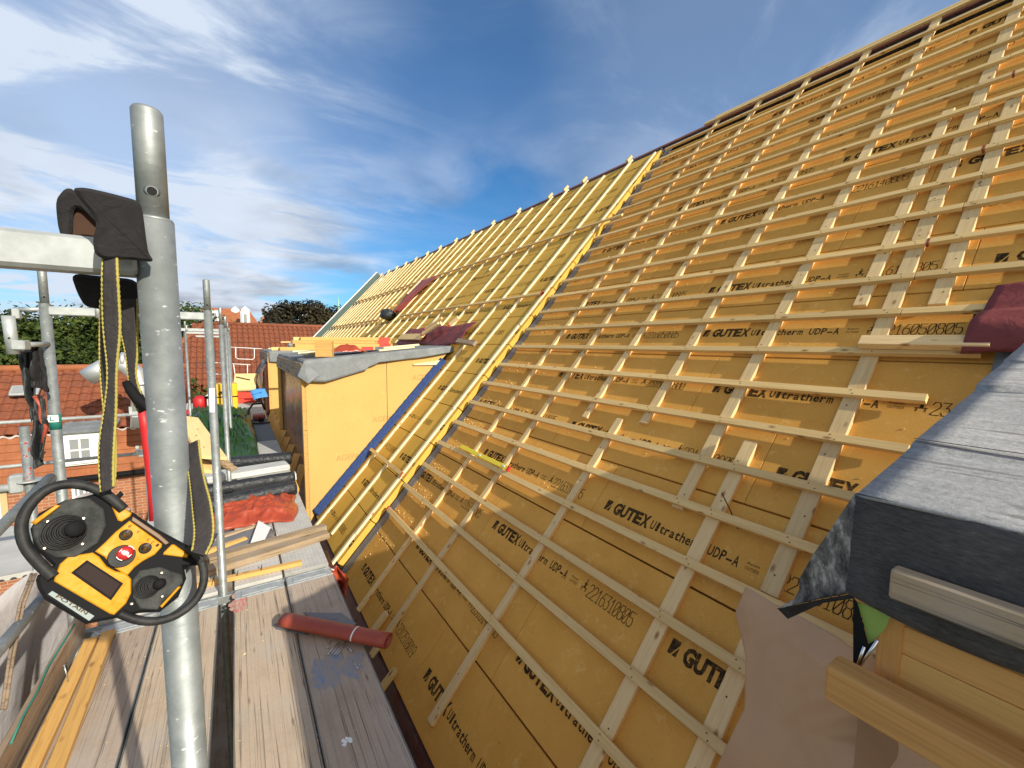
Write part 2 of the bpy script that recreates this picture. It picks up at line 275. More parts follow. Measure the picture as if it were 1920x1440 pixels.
g = G(MAT['black_rubber']); n1 = g.noise(g.map((1, 1, 1)), 30, 6, 0.75); g.color(g.ramp(n1, [(0.40, (0.012, 0.012, 0.013)), (0.75, (0.05, 0.05, 0.048))])); g.bump(n1, .2, .001)
# ------------------------------------------------------------------ building helpers
WM = {}
def link(o, parent=None, M=None):
    sc.collection.objects.link(o)
    M = M or Matrix.Identity(4); WM[o.name] = M
    if parent is not None:
        o.parent = parent; o.matrix_local = WM[parent.name].inverted() @ M
    else: o.matrix_local = M
    return o
def tag(o, label=None, cat=None, group=None, kind=None):
    if label: o['label'] = label
    if cat: o['category'] = cat
    if group: o['group'] = group
    if kind: o['kind'] = kind
    return o
def empty(name, loc, label, cat, group=None, parent=None):
    o = bpy.data.objects.new(name, None); o.empty_display_size = 0.1
    link(o, parent, Matrix.Translation(V(loc))); return tag(o, label, cat, group)
I4 = Matrix.Identity(4)
class MB:
    def __init__(s): s.v = []; s.f = []; s.m = []; s.sm = []; s.tone = None
    def add(s, vs, fs, mi=0, smooth=False):
        o = len(s.v); s.v += [V(p) for p in vs]; s.f += [tuple(i + o for i in f) for f in fs]
        s.m += [mi] * len(fs); s.sm += [smooth] * len(fs); return s
    def box(s, x0, x1, y0, y1, z0, z1, M=I4, mi=0, ch=0.0, skew=None):
        if x0 > x1: x0, x1 = x1, x0
        if y0 > y1: y0, y1 = y1, y0
        if ch <= 0:
            vs = [(x, y, z) for x in (x0, x1) for y in (y0, y1) for z in (z0, z1)]
            fs = [(0, 1, 3, 2), (4, 6, 7, 5), (0, 4, 5, 1), (2, 3, 7, 6), (0, 2, 6, 4), (1, 5, 7, 3)]
            s.add([M @ V(p) for p in vs], fs, mi); return s
        c = ch; sec = [(y0 + c, z0), (y1 - c, z0), (y1, z0 + c), (y1, z1 - c), (y1 - c, z1), (y0 + c, z1), (y0, z1 - c), (y0, z0 + c)]
        cy, cz = (y0 + y1) / 2, (z0 + z1) / 2
        rings = []
        for x, k in ((x0, 1), (x0 + c, 0), (x1 - c, 0), (x1, 1)):
            rings.append([(x, p - (c * .7 * (1 if p > cy else -1) if k else 0), q - (c * .7 * (1 if q > cz else -1) if k else 0)) for p, q in sec])
        vs = [M @ V(p) for r in rings for p in r]; fs = []
        for r in range(3):
            for i in range(8):
                j = (i + 1) % 8; fs.append((r * 8 + i, r * 8 + j, (r + 1) * 8 + j, (r + 1) * 8 + i))
        fs.append(tuple(range(7, -1, -1))); fs.append(tuple(range(24, 32)))
        s.add(vs, fs, mi); return s
    def prism(s, poly, z0, z1, M=I4, mi=0, bev=0.0):
        n = len(poly); a = sum(poly[i][0] * poly[(i + 1) % n][1] - poly[(i + 1) % n][0] * poly[i][1] for i in range(n))
        if a < 0: poly = list(reversed(poly))
        if bev > 0:
            cx = sum(p[0] for p in poly) / n; cy = sum(p[1] for p in poly) / n
            ins = []
            for i in range(n):
                p0, p1, p2 = V((*poly[i - 1], 0)), V((*poly[i], 0)), V((*poly[(i + 1) % n], 0))
                d = ((p1 - p0).normalized() + (p2 - p1).normalized()); nn = V((-d.y, d.x, 0)).normalized(); q = p1 + nn * bev; ins.append((q.x, q.y))
            lay = [(poly, z0), (poly, z1 - bev), (ins, z1)]
        else: lay = [(poly, z0), (poly, z1)]
        vs = [M @ V((p[0], p[1], z)) for L, z in lay for p in L]; fs = []
        for r in range(len(lay) - 1):
            for i in range(n):
                j = (i + 1) % n; fs.append((r * n + i, r * n + j, (r + 1) * n + j, (r + 1) * n + i))
        fs.append(tuple(range(n - 1, -1, -1))); fs.append(tuple((len(lay) - 1) * n + i for i in range(n)))
        s.add(vs, fs, mi); return s
    def tube(s, pts, r, n=12, mi=0, cap=True, closed=False, smooth=True):
        pts = [V(p) for p in pts]; m = len(pts); rr = r if isinstance(r, (list, tuple)) else [r] * m
        up = None; vs = []
        for i in range(m):
            if closed: t = (pts[(i + 1) % m] - pts[i - 1])
            else: t = pts[min(i + 1, m - 1)] - pts[max(i - 1, 0)]
            t.normalize()
            if up is None: up = t.orthogonal().normalized()
            up = (up - t * up.dot(t)).normalized(); b = t.cross(up)
            for k in range(n):
                a = 2 * math.pi * k / n; vs.append(pts[i] + (up * math.cos(a) + b * math.sin(a)) * rr[i])
        fs = []
        for i in range(m if closed else m - 1):
            for k in range(n):
                l = (k + 1) % n; i2 = (i + 1) % m; fs.append((i * n + k, i * n + l, i2 * n + l, i2 * n + k))
        s.add(vs, fs, mi, smooth)
        if cap and not closed:
            o = len(s.v) - len(vs); s.f += [tuple(o + k for k in range(n - 1, -1, -1)), tuple(o + (m - 1) * n + k for k in range(n))]
            s.m += [mi, mi]; s.sm += [False, False]
        return s
    def disc(s, c, axis, r, h, n=24, mi=0, r2=None):
        c = V(c); a = V(axis).normalized(); return s.tube([c, c + a * h], [r, r if r2 is None else r2], n, mi)
    def grid(s, fn, nu, nv, mi=0, smooth=True):
        vs = [fn(i / nu, j / nv) for i in range(nu + 1) for j in range(nv + 1)]
        fs = [(i * (nv + 1) + j, (i + 1) * (nv + 1) + j, (i + 1) * (nv + 1) + j + 1, i * (nv + 1) + j + 1) for i in range(nu) for j in range(nv)]
        return s.add(vs, fs, mi, smooth)
    def build(s, name, mats, parent=None, M=None, solid=0.0, sub=0):
        M = M or I4; Mi = M.inverted(); me = bpy.data.meshes.new(name)
        me.from_pydata([Mi @ p for p in s.v], [], s.f)
        for mm in ([mats] if isinstance(mats, str) else mats): me.materials.append(MAT[mm])
        me.polygons.foreach_set('material_index', s.m); me.polygons.foreach_set('use_smooth', s.sm)
        if s.tone:
            at = me.attributes.new('tone', 'FLOAT', 'FACE'); at.data.foreach_set('value', s.tone)
        me.update(); o = bpy.data.objects.new(name, me); link(o, parent, M)
        if sub: md = o.modifiers.new('sub', 'SUBSURF'); md.levels = sub; md.render_levels = sub
        if solid: md = o.modifiers.new('solid', 'SOLIDIFY'); md.thickness = solid; md.offset = 0
        return o
def frame(o, ex, ey, ez=None):
    ex = V(ex).normalized(); ey = V(ey); ey = (ey - ex * ey.dot(ex)).normalized(); ez = ex.cross(ey)
    o = V(o); return Matrix(((ex.x, ey.x, ez.x, o.x), (ex.y, ey.y, ez.y, o.y), (ex.z, ey.z, ez.z, o.z), (0, 0, 0, 1)))
def stick(name, p0, p1, up, w, h, mt, parent=None, ch=0.003, paint=None, extra=None):
    """a straight piece of timber from p0 to p1; h is measured along up, starting at the given points"""
    p0, p1, up = V(p0), V(p1), V(up); ex = (p1 - p0); L = ex.length; ex.normalize()
    ez = (up - ex * up.dot(ex)).normalized(); ey = ez.cross(ex); M = frame(p0, ex, ey)
    b = MB(); b.box(0, L, -w / 2, w / 2, 0, h, M, 0, ch); mats = [mt]
    if paint:
        mats.append(paint[0])
        for (a, c_) in paint[1]: b.box(a, c_, -w / 2 - .001, w / 2 + .001, -.001, h + .001, M, 1)
    if extra: extra(b, M, L)
    return b.build(name, mats, parent, M)
# lettering
_tc = {}
def text_mesh(txt, bold=0.0):
    k = (txt, bold)
    if k in _tc: return _tc[k]
    cu = bpy.data.curves.new('lettering', 'FONT'); cu.body = txt; cu.size = 1.0; cu.resolution_u = 2; cu.offset = bold; cu.fill_mode = 'FRONT' if hasattr(cu, 'fill_mode') else cu.fill_mode
    o = bpy.data.objects.new('lettering', cu); sc.collection.objects.link(o)
    dg = bpy.context.evaluated_depsgraph_get(); me = o.evaluated_get(dg).to_mesh()
    vs = [v_.co.copy() for v_ in me.vertices]; fs = [tuple(p.vertices) for p in me.polygons]
    o.evaluated_get(dg).to_mesh_clear(); bpy.data.objects.remove(o); bpy.data.curves.remove(cu)
    x0 = min(v_.x for v_ in vs); x1 = max(v_.x for v_ in vs); _tc[k] = (vs, fs, x0, x1); return _tc[k]
def put_text(b, txt, M, x, y, w, caph, z, mi, bold=0.0):
    vs, fs, x0, x1 = text_mesh(txt, bold); sx = w / (x1 - x0); sy = caph / 0.70
    b.add([M @ V((x + (v_.x - x0) * sx, y + v_.y * sy, z)) for v_ in vs], fs, mi)
def put_mono(b, txt, M, x, y, pitch, caph, z, mi, bold, fill=.86):
    for i, ch in enumerate(txt):
        if ch == ' ': continue
        vs, fs, x0, x1 = text_mesh(ch, bold); w = min(pitch * fill, (x1 - x0) * caph / .7 * 1.7); w = max(w, pitch * .16); sx = w / (x1 - x0); sy = caph / .70; xx = x + i * pitch + (pitch - w) / 2
        b.add([M @ V((xx + (v_.x - x0) * sx, y + v_.y * sy, z)) for v_ in vs], fs, mi)
DIG = {'0': [(0, .2, .2, 0), (.2, 0, .8, 0), (.8, 0, 1, .2), (1, .2, 1, .8), (1, .8, .8, 1), (.8, 1, .2, 1), (.2, 1, 0, .8), (0, .8, 0, .2), (0, .1, 1, .9)],
 '1': [(.2, .75, .55, 1), (.55, 1, .55, 0), (.2, 0, .9, 0)], '2': [(0, .8, .2, 1), (.2, 1, .8, 1), (.8, 1, 1, .8), (1, .8, 1, .6), (1, .6, 0, .1), (0, .1, 0, 0), (0, 0, 1, 0)],
 '3': [(0, 1, 1, 1), (1, 1, .5, .6), (.5, .6, .8, .6), (.8, .6, 1, .4), (1, .4, 1, .2), (1, .2, .8, 0), (.8, 0, .2, 0), (.2, 0, 0, .2)],
 '4': [(.7, 0, .7, 1), (.7, 1, 0, .35), (0, .35, 1, .35)], '5': [(1, 1, 0, 1), (0, 1, 0, .6), (0, .6, .8, .6), (.8, .6, 1, .4), (1, .4, 1, .2), (1, .2, .8, 0), (.8, 0, .2, 0), (.2, 0, 0, .15)],
 '6': [(.9, 1, .5, 1), (.5, 1, 0, .5), (0, .5, 0, .2), (0, .2, .2, 0), (.2, 0, .8, 0), (.8, 0, 1, .2), (1, .2, 1, .4), (1, .4, .8, .6), (.8, .6, .15, .6)],
 '8': [(.2, .55, 0, .75), (0, .75, .2, 1), (.2, 1, .8, 1), (.8, 1, 1, .75), (1, .75, .8, .55), (.2, .55, .8, .55), (.2, .55, 0, .35), (0, .35, 0, .2), (0, .2, .2, 0), (.2, 0, .8, 0), (.8, 0, 1, .2), (1, .2, 1, .35), (1, .35, .8, .55)],
 '9': [(.1, 0, .5, 0), (.5, 0, 1, .5), (1, .5, 1, .8), (1, .8, .8, 1), (.8, 1, .2, 1), (.2, 1, 0, .8), (0, .8, 0, .6), (0, .6, .2, .4), (.2, .4, .9, .4)]}
def put_digits(b, txt, M, x, y, pitch, h, z, mi, t=0.004):
    for i, ch in enumerate(txt):
        for (a, c, d, e) in DIG.get(ch, []):
            p = V((x + i * pitch + a * pitch * .80, y + c * h, z)); q = V((x + i * pitch + d * pitch * .80, y + e * h, z))
            dr = (q - p).normalized() * (t / 2); nn = V((-dr.y, dr.x, 0)); p = p - dr; q = q + dr
            b.add([M @ w for w in (p - nn, q - nn, q + nn, p + nn)], [(0, 1, 2, 3)], mi)
def stamp(b, M, x, y, code, mi, z=0.0008, clip=None):
    """the print along one insulation board; starts with the slashed block"""
    b.prism([(x, y), (x + .045, y), (x + .045, y + .028), (x + .018, y)], z * .5, z, M, mi) if False else None
    q = lambda pts: b.add([M @ V((x + p[0], y + p[1], z)) for p in pts], [tuple(range(len(pts)))], mi)
    q([(0, 0), (.018, 0), (.048, .060), (.048, .078), (0, .078)]); q([(.026, 0), (.050, 0), (.050, .048)])
    put_mono(b, 'GUTEX', M, x + .080, y, .060, .080, z, mi, 0.055, 1.0)
    put_mono(b, 'Ultratherm', M, x + .395, y + .006, .0362, .060, z, mi, 0.022)
    put_mono(b, 'UDP-A', M, x + .79, y + .006, .0362, .060, z, mi, 0.022)
    put_text(b, 'Aussen', M, x + 1.005, y + .045, .065, .016, z, mi); put_text(b, 'OUTSIDE', M, x + 1.005, y + .015, .070, .018, z, mi)
    q([(1.115, .03), (1.165, .03), (1.165, .036), (1.115, .036)]); q([(1.12, .01), (1.126, .01), (1.126, .03), (1.12, .03)]); q([(1.154, .01), (1.16, .01), (1.16, .03), (1.154, .03)])
    q([(1.132, .036), (1.148, .036), (1.144, .075), (1.136, .075)]); q([(1.125, .058), (1.155, .058), (1.155, .064), (1.125, .064)]); q([(1.135, .079), (1.145, .079), (1.145, .089), (1.135, .089)])
    put_digits(b, code, M, x + 1.18, y - .004, .0365, .082, z, mi, .0048)
def wob(p, sc_, amp): return noise.noise(V(p) * sc_) * amp
# ================================================================== THE ROOF
Y_STEP = 4.885; Y_END = 21.6; S_EAVE = -1.285; ROW = 0.565; H2 = 0.08
roof = empty('roof', rsh(S_EAVE, 4.0), 'steep roof under construction, ochre insulation boards crossed by pale timber battens', 'roof')
def board(y0, y1, s0, s1, h0, h1, mt, stamps, name='insulation_board'):
    """one printed insulation board, y0 > y1"""
    O = ROOF @ Matrix.Translation(V((-y0, s0, h1))); b = MB()
    L = y0 - y1; W = s1 - s0; b.box(0.0015, L - 0.0015, 0.0055, W - 0.0055, h0 - h1, 0, O, 0, 0.003)
    for st in stamps: stamp(b, O, *st)
    return b.build(name, [mt, 'ink', 'ink_brown'], roof, O)
codes = ['2312518019', '2316140805', '2216310805', '2216310805', '2216310805', '2316060800', '2216050805', '2216100805', '2216180805', '2216140805', '2216140805', '2216130805', '2216130805', '2216130805', '2216130805']
logo_y = {0: 2.73, 1: 2.086, 2: 3.043, 3: 2.096, 4: 2.925, 5: 3.562, 6: 2.127, 7: 2.334, 8: 3.1, 9: 2.711, 10: 1.753, 11: 3.2, 12: 2.4, 13: 3.0}
for k in range(14):
    s0 = S_EAVE + k * ROW; s1 = min(s0 + ROW, 6.76)
    if s1 - s0 < .1: continue
    y = logo_y[k] + 1.78 * 2 + 0.09
    while y > -2.2:
        a, c_ = min(y, 5.2), y - 1.78
        if a - c_ > 0.02 and c_ < 5.2:
            st = []
            x_st = 0.09 - (y - a)
            if x_st > -0.01 and (s1 - s0) > .4: st = [(x_st, 0.205 + random.uniform(-.01, .01), codes[k], 1 if random.random() < .8 else 1)]
            board(a, c_, s0, s1, -0.06, 0, 'fibreboard', st)
        y -= 1.78
# left, thicker part: its boards stand 12 cm proud
S0L = -1.285 + 0.04
far = MB()
for k in range(15):
    s0 = S0L + k * ROW; s1 = min(s0 + ROW, 6.66)
    if s1 - s0 < .05: continue
    y = Y_STEP + 1.78 * 12 + [0.25, 1.1, 0.62][k % 3]
    off0 = y
    while y > Y_STEP + 0.03:
        a, c_ = y, max(y - 1.78, Y_STEP)
        if a > 9.9:
            if a <= Y_END:
                O = ROOF @ Matrix.Translation(V((-a, s0, H2))); far.box(0.002, a - c_ - .002, .004, s1 - s0 - .004, -.13, 0, O, 0, .004)
                if (s1 - s0) > .4: stamp(far, O, .09, .205, codes[(k + 5) % 14], 1)
        else:
            st = []
            if (s1 - s0) > .4 and a - c_ > 0.30:
                if a - c_ > 1.70: st = [(0.09, .205, codes[(k + 6) % 14], 1)]
            # the printing of a cut board is cut with it
            ob = board(a, c_, s0, s1, -0.01, H2, 'fibreboard_olive', [])
            if (s1 - s0) > .4:
                b = MB(); O = ROOF @ Matrix.Translation(V((-a, s0, H2))); stamp(b, O, .09, .205, codes[(k + 6) % 14], 0)
                Mi = O.inverted(); lim = a - c_ - .01
                keep = [(f, m_) for f, m_ in zip(b.f, b.m) if max((Mi @ b.v[i]).x for i in f) < lim]
                if keep:
                    b.f = [f for f, _ in keep]; b.m = [0] * len(keep); b.sm = [False] * len(keep)
                    b.build('printed_lettering', ['ink'], ob, O)
        y -= 1.78
tag(far.build('insulation_board', ['fibreboard_olive', 'ink'], roof, ROOF), 'distant insulation boards of the left roof half', kind='stuff')
# grey membrane strip along the foot of the step, underlay, black ridge strip, dark red eave sheet
b = MB(); b.box(-Y_STEP + .005, -Y_STEP + .15, S_EAVE, 6.74, 0.002, 0.006, ROOF); b.build('membrane_strip', 'grey_sheet', roof, ROOF)
b = MB(); b.box(-Y_STEP - .004, -Y_STEP + .012, S_EAVE, 6.72, 0.0065, 0.012, ROOF); b.build('black_strip', 'dark_hole', roof, ROOF)  # narrow black strip where the step face meets the lower boards
b = MB(); b.box(-Y_END, 2.5, S_EAVE + .03, 7.0, -.085, -.065, ROOF); b.build('underlay', 'dark_hole', roof, ROOF)
b = MB(); b.box(-5.0, 2.5, 6.765, 7.04, -.06, -.01, ROOF); b.box(-Y_END, -4.886, 6.662, 6.70, -.01, .088, ROOF); b.build('ridge_membrane', 'black_roll', roof, ROOF)
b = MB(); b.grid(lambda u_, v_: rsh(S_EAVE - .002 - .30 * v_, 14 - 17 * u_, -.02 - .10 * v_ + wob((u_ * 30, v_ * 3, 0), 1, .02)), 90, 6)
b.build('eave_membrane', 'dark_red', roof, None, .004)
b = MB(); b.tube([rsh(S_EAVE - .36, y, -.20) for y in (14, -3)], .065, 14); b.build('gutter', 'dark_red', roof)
b = MB(); b.box(.86, 1.0, -3, Y_END, -10.0, -2.75); b.build('wall', 'brick', roof)
rb = rsh(7.02, 0, 0)
b = MB(); b.add([rb + V((0, Y_END, 0)), rb + V((0, -3, 0)), rb + V((6, -3, -6.5)), rb + V((6, Y_END, -6.5))], [(0, 1, 2, 3)]); b.build('rear_slope', 'roof_tile', roof, None, .1)
# verge board at the far gable
b = MB(); b.box(-Y_END - .16, -Y_END, -1.4, 6.75, .02, .30, ROOF); b.box(-Y_END - .20, -Y_END - .161, -1.4, 6.80, -.1, .34, ROOF, 1)
b.build('verge_board', ['verge_green', 'white_paint'], roof, ROOF)
# counter battens, right half: y, s range, width
CBR = [(4.02, -1.29, 6.98, .055), (3.40, -1.35, 6.98, .06), (2.795, 1.30, 6.98, .065), (2.41, -1.17, 1.36, .07), (2.17, 1.36, 6.98, .075),
       (1.575, .80, 6.98, .08), (1.345, -1.3, 1.38, .085), (1.10, 2.55, 4.85, .08), (.935, .55, 6.98, .085), (.725, 2.53, 4.75, .08), (.30, 2.5, 6.98, .08), (-.32, 2.5, 6.98, .08), (-.94, 2.5, 6.98, .08), (.93, -1.0, .50, .085)]
CBR = [c_ for c_ in CBR if c_[0] != 1.10] + [(1.10, 2.56, 4.86, .075)]
for (y, s0, s1, w) in CBR:
    cuts = [s0, s1] if s1 - s0 < 4 else [s0, s0 + (s1 - s0) * random.uniform(.4, .6), s1]
    for a, c_ in zip(cuts[:-1], cuts[1:]):
        stick('counter_batten', rsh(a + .001, y, .001), rsh(c_ - .001, y + random.uniform(-.004, .004), .001), NRM, w, .03, 'pine', roof, .003)
# cross battens
HB = .0315
s = -.455; i = 0
while s < 6.80:
    y0 = 4.83 + random.uniform(-.05, .04); yj = .78 + random.uniform(-.05, .12)
    mt = 'pine_batten'
    if s < 2.42:
        y1 = .30 if s < 1.2 else (.62 if s < 2.0 else .48)
        stick('batten', rsh(s, y0, HB), rsh(s, y1, HB), NRM, .050, .03, mt, roof, .002, ('red_paint', [(0, .035)]) if i in (0, 13) else None)
    else:
        js = random.uniform(-.005, .005); stick('batten', rsh(s + js, y0, HB), rsh(s - js, yj, HB), NRM, .050, .03, mt, roof, .002, ('dark_red_mark', [(y0 - yj - .010, y0 - yj)]) if i in (11, 14, 17) else None)
        stick('batten', rsh(s, yj - .003, HB), rsh(s, -3, HB), NRM, .050, .03, mt, roof, .002, None)
    s += .3235; i += 1
stick('ridge_plank', rsh(6.985, 4.25, HB), rsh(6.985, -3, HB), NRM, .060, .030, 'pine_batten', roof)
stick('ridge_plank', rsh(7.05, 4.1, HB), rsh(7.05, -3, HB), NRM, .050, .030, 'pine_batten', roof)
# left half: counter battens run up the slope, the ridge ends stick out now and then
ysL = [4.975, 5.55, 6.17, 6.74, 7.33, 7.88, 8.52, 9.17, 9.82, 10.46, 11.04, 11.68, 12.24, 12.84, 13.5, 14.13, 14.7, 15.3, 15.9, 16.5, 17.1, 17.7, 18.3, 18.9, 19.5, 20.1, 20.7, 21.3]
HL = H2 + .001
for j, y in enumerate(ysL):
    under_dormer = 6.35 < y < 10.55 or 13.4 < y < 17.9
    s0 = 2.15 if under_dormer else -1.36
    if j == 1: s0 = -1.15
    top = 6.60 + (.14 if j % 4 in (1, 3) or j in (4,) else 0.0)
    cuts = [s0, s0 + (top - s0) * (.42 + .2 * random.random()), top]
    if j == 0: cuts = [-1.30, -.9, 2.5, top]
    if j == 5: cuts = [2.15, 3.2]; stick('counter_batten', rsh(4.25, y, HL), rsh(top, y, HL), NRM, .05, .03, 'pine_fresh', roof)
    for a, c_ in zip(cuts[:-1], cuts[1:]):
        stick('counter_batten', rsh(a + .001, y, HL), rsh(c_ - .001, y + random.uniform(-.02, .02), HL), NRM, .05, .03, 'pine_fresh', roof)
    if top > 6.7: stick('ridge_block', rsh(6.66, y + .05, HL + .031), rsh(6.82, y + .05, HL + .031), NRM, .05, .05, 'pine', roof)
HB2 = HL + .0305
stick('batten', rsh(-.05, 6.34, HB2), rsh(-.055, 4.88, HB2), NRM, .046, .03, 'pine_batten', roof, .002, ('red_paint', [(1.42, 1.46)]))
stick('batten', rsh(3.115, 7.62, HB2), rsh(3.115, 4.95, HB2), NRM, .046, .03, 'pine_batten', roof, .002, ('red_paint', [(2.63, 2.67)]))
stick('batten', rsh(3.125, 11.3, HB2), rsh(3.125, 7.63, HB2), NRM, .046, .03, 'pine_batten', roof)
stick('batten', rsh(3.12, 21.2, HB2), rsh(3.12, 13.2, HB2), NRM, .046, .03, 'pine_batten', roof)
stick('batten', rsh(4.73, 12.9, HB2), rsh(4.70, 4.46, HB2), NRM, .046, .03, 'pine_batten', roof)
stick('batten', rsh(4.75, 21.3, HB2), rsh(4.73, 12.91, HB2), NRM, .046, .03, 'pine_batten', roof)
# screw heads on the near counter battens
b = MB()
for (y, s0, s1, w) in CBR:
    q = s0 + .1
    while q < min(s1, 4):
        b.disc(rsh(q, y + random.uniform(-.015, .015), .0312), NRM, .0045, .0012, 8); q += random.uniform(.22, .42)
s = -.455
while s < 4.2:
    for (y, s0, s1, w) in CBR:
        if s0 < s < s1 and (s > 2.42 or y > .6):
            for k_ in (-1, 1): b.disc(rsh(s + .012 * k_ + random.uniform(-.004, .004), y + .010 * k_ + random.uniform(-.008, .008), HB + .0301), NRM, .0036, .0010, 8)
    s += .3235
b.build('screw_heads', 'ink_brown', roof, ROOF)
# ================================================================== DORMERS
XF = .85; ZT = -.235
def dormer_far(yn, yf, first):
    lab = 'nearer yellow-sided flat dormer with grey membrane top beside the blue tape' if first else 'farther dormer with loose grey membrane flap, half hidden behind the nearer yellow one'
    d = empty('dormer', (XF, (yn + yf) / 2, -2.4), lab, 'dormer', 'dormers in a row along the eave')
    sl = .095; xt = 3.0
    zt = lambda x: ZT - .03 + sl * (x - XF)
    # cheek (a slab 3 cm thick in the plane y = yn)
    def slab(y0, y1, name):
        pts = [(XF - .05, -2.55), (XF - .05, zt(XF) - .02), (xt, zt(xt) - .02), (1.0, -2.55 + .35)]
        b = MB(); n0 = len(b.v)
        vs = [V((p[0], y, p[1])) for y in (y0, y1) for p in pts]
        b.add(vs, [(0, 1, 2, 3), (7, 6, 5, 4), (0, 4, 5, 1), (1, 5, 6, 2), (2, 6, 7, 3), (3, 7, 4, 0)])
        o = b.build(name, ['cheek_board', 'ink_faint'], d); return o
    c1 = slab(yn, yn + .05, 'cheek'); slab(yf - .05, yf, 'cheek')
    if first:
        b = MB(); Mt = frame((0, yn - .0012, 0), (1, 0, 0), (0, 0, 1))
        for (px, py) in ((665, 860), (733, 787), (808, 708)):
            P = at_y(px - 35, py + 5, yn); b = MB(); put_text(b, 'AGEPAN', Mt, P.x, P.z, .42, .085, 0, 0, .01); b.build('printed_lettering', 'ink_faint', c1)
    if first:
        b = MB(); b.box(1.93, 1.938, yn - .002, yn + .01, -1.35, -.24); b.build('board_joint', 'hole_brown', c1)
    # front: timber frame round foil covered opening
    b = MB(); Mf = frame((XF - .045, yf, 0), (0, -1, 0), (0, 0, 1)); W = yf - yn
    for a, c_ in ((0, .10), (W - .10, W)):
        b = MB(); b.box(a, c_, -2.5, zt(XF) - .24, -.0, .055, Mf, 0, .003); b.build('front_post', 'yellow_timber', d)
    b = MB(); b.box(0, W, zt(XF) - .24, zt(XF) - .12, -.02, .07, Mf, 0, .004); b.box(0, W, zt(XF) - .118, zt(XF) - .01, -.035, .055, Mf, 0, .004); b.build('lintel', 'old_timber', d)
    b = MB(); b.grid(lambda u_, v_: V((XF - .02 + wob((u_ * 6, v_ * 4, 3), 1, .03), yn + .1 + (W - .2) * u_, -2.5 + v_ * (zt(XF) - .24 + 2.5))), 30, 20); b.build('foil_cover', 'foil', d)
    # roof deck and membrane with a hanging edge
    b = MB(); vs = [V((x, y, zt(x) + dz)) for x in (XF - .03, xt) for y in (yn - .02, yf + .02) for dz in (-.02, .03)]
    b.add(vs, [(0, 1, 3, 2), (4, 6, 7, 5), (0, 4, 5, 1), (2, 3, 7, 6), (0, 2, 6, 4), (1, 5, 7, 3)]); b.build('roof_deck', 'old_timber', d)
    def mem(u_, v_):   # u along x, v across: 0..0.1 hangs on the near side
        x = XF - .06 + (xt - XF + .1) * u_; top = zt(x) + .04
        if v_ < .12:
            t = v_ / .12; return V((x, yn - .05 - .012 * (1 - t) * (1 + math.sin(u_ * 17)), top - (1 - t) * (.30 * max(0, 1 - abs(x - 1.05) / .75) ** .7 * .55 + .165 - .03 * (x > 1.62) - .06 * max(0, x - 2.4))))
        if v_ > .95: return V((x, yf + .05, top - (v_ - .95) / .05 * .15))
        t = (v_ - .12) / .83; return V((x, yn - .05 + (yf - yn + .1) * t, top + .006 * noise.noise(V((x * 3, t * 8, 1)))))
    b = MB(); b.grid(mem, 60, 60); m1 = b.build('membrane', 'membrane', d, None, .006)
    def fr(u_, v_):
        y = yn - .06 + (yf - yn + .12) * u_; w_ = .22 * v_ + .02 * v_ * math.sin(u_ * 23)
        return V((XF - .06 - .05 * v_ * (1 + .4 * math.sin(u_ * 19)), y, zt(XF - .06) + .04 - w_))
    b = MB(); b.grid(fr, 60, 6); b.build('membrane_skirt', 'membrane', d, None, .006)
    if first:   # folded corner ear
        b = MB(); P = [V((XF - .065, yn - .07, zt(XF) + .03)), V((XF + .12, yn - .10, zt(XF) - .17)), V((XF - .03, yn - .13, zt(XF) - .28)), V((XF - .15, yn - .05, zt(XF) - .18))]
        b.add(P, [(0, 1, 2, 3)]); b.build('membrane_ear', 'membrane', d, None, .006)
    else:
        b = MB(); b.grid(lambda u_, v_: V((XF - .10 - .38 * math.sin(math.pi * min(1, v_ * 1.1)) * (.55 + .3 * u_), yn + .15 + 2.2 * u_, zt(XF) - .22 - 1.9 * v_)) + V((wob((u_ * 4, v_ * 5, 9), 1, .12), 0, 0)), 16, 16)
        b.build('loose_foil', 'foil', d, None, .004)
    return d
dormer_far(6.45, 10.40, True); dormer_far(13.6, 17.8, False)
# blue membrane upstand where the near cheek meets the roof: part of the roof
b = MB(); b.grid(lambda u_, v_: rsh(-1.2 + 2.95 * u_, 6.44 - .10 * v_, H2 + .012 + .085 * (1 - v_) + wob((u_ * 60, v_ * 3, 0), 1, .008)), 90, 5)
b.build('blue_upstand', 'blue_membrane', roof, None, .004)
# splinter of board resting at the top of the cheek
b = MB(); P = [at_y(775, 683, 6.42), at_y(828, 675, 6.42), at_y(822, 684, 6.42), at_y(776, 685, 6.42)]
b.add([p for p in P] + [p + V((0, .03, 0)) for p in P], [(3, 2, 1, 0), (4, 5, 6, 7), (0, 1, 5, 4), (1, 2, 6, 5), (2, 3, 7, 6), (3, 0, 4, 7)])
tag(b.build('board_offcut', 'pine_fresh'), 'small pale wedge of timber against the yellow dormer side above the blue tape', 'offcut')
# ---------------- near dormer, at the right edge
nd = empty('dormer', (1.0, -1.6, -1.6), 'near dormer at the right edge with dark hanging roofing felt and layered timber front', 'dormer', 'dormers in a row along the eave')
YC = .25; sl = .165
def nz_(x): return ZT - .004 + sl * (x - XF)
xm = 2.95
b = MB()
def topm(u_, v_):
    x = XF - .005 + (xm - XF) * u_; y = YC - 3.9 * v_; st = .012 * ((x > 1.62) + (x > 1.95) * .5 + (x > 1.12) * .5)
    return V((x + .0 * v_, y + .03 * max(0, (x - 1.6)) * 0, nz_(x) + st + .004 * noise.noise(V((x * 7, y * 5, 0)))))
b.grid(topm, 120, 90); b.build('membrane_top', 'membrane_top', nd, frame((XF, YC, ZT), (0, -1, 0), (-1, 0, 0)), .004)
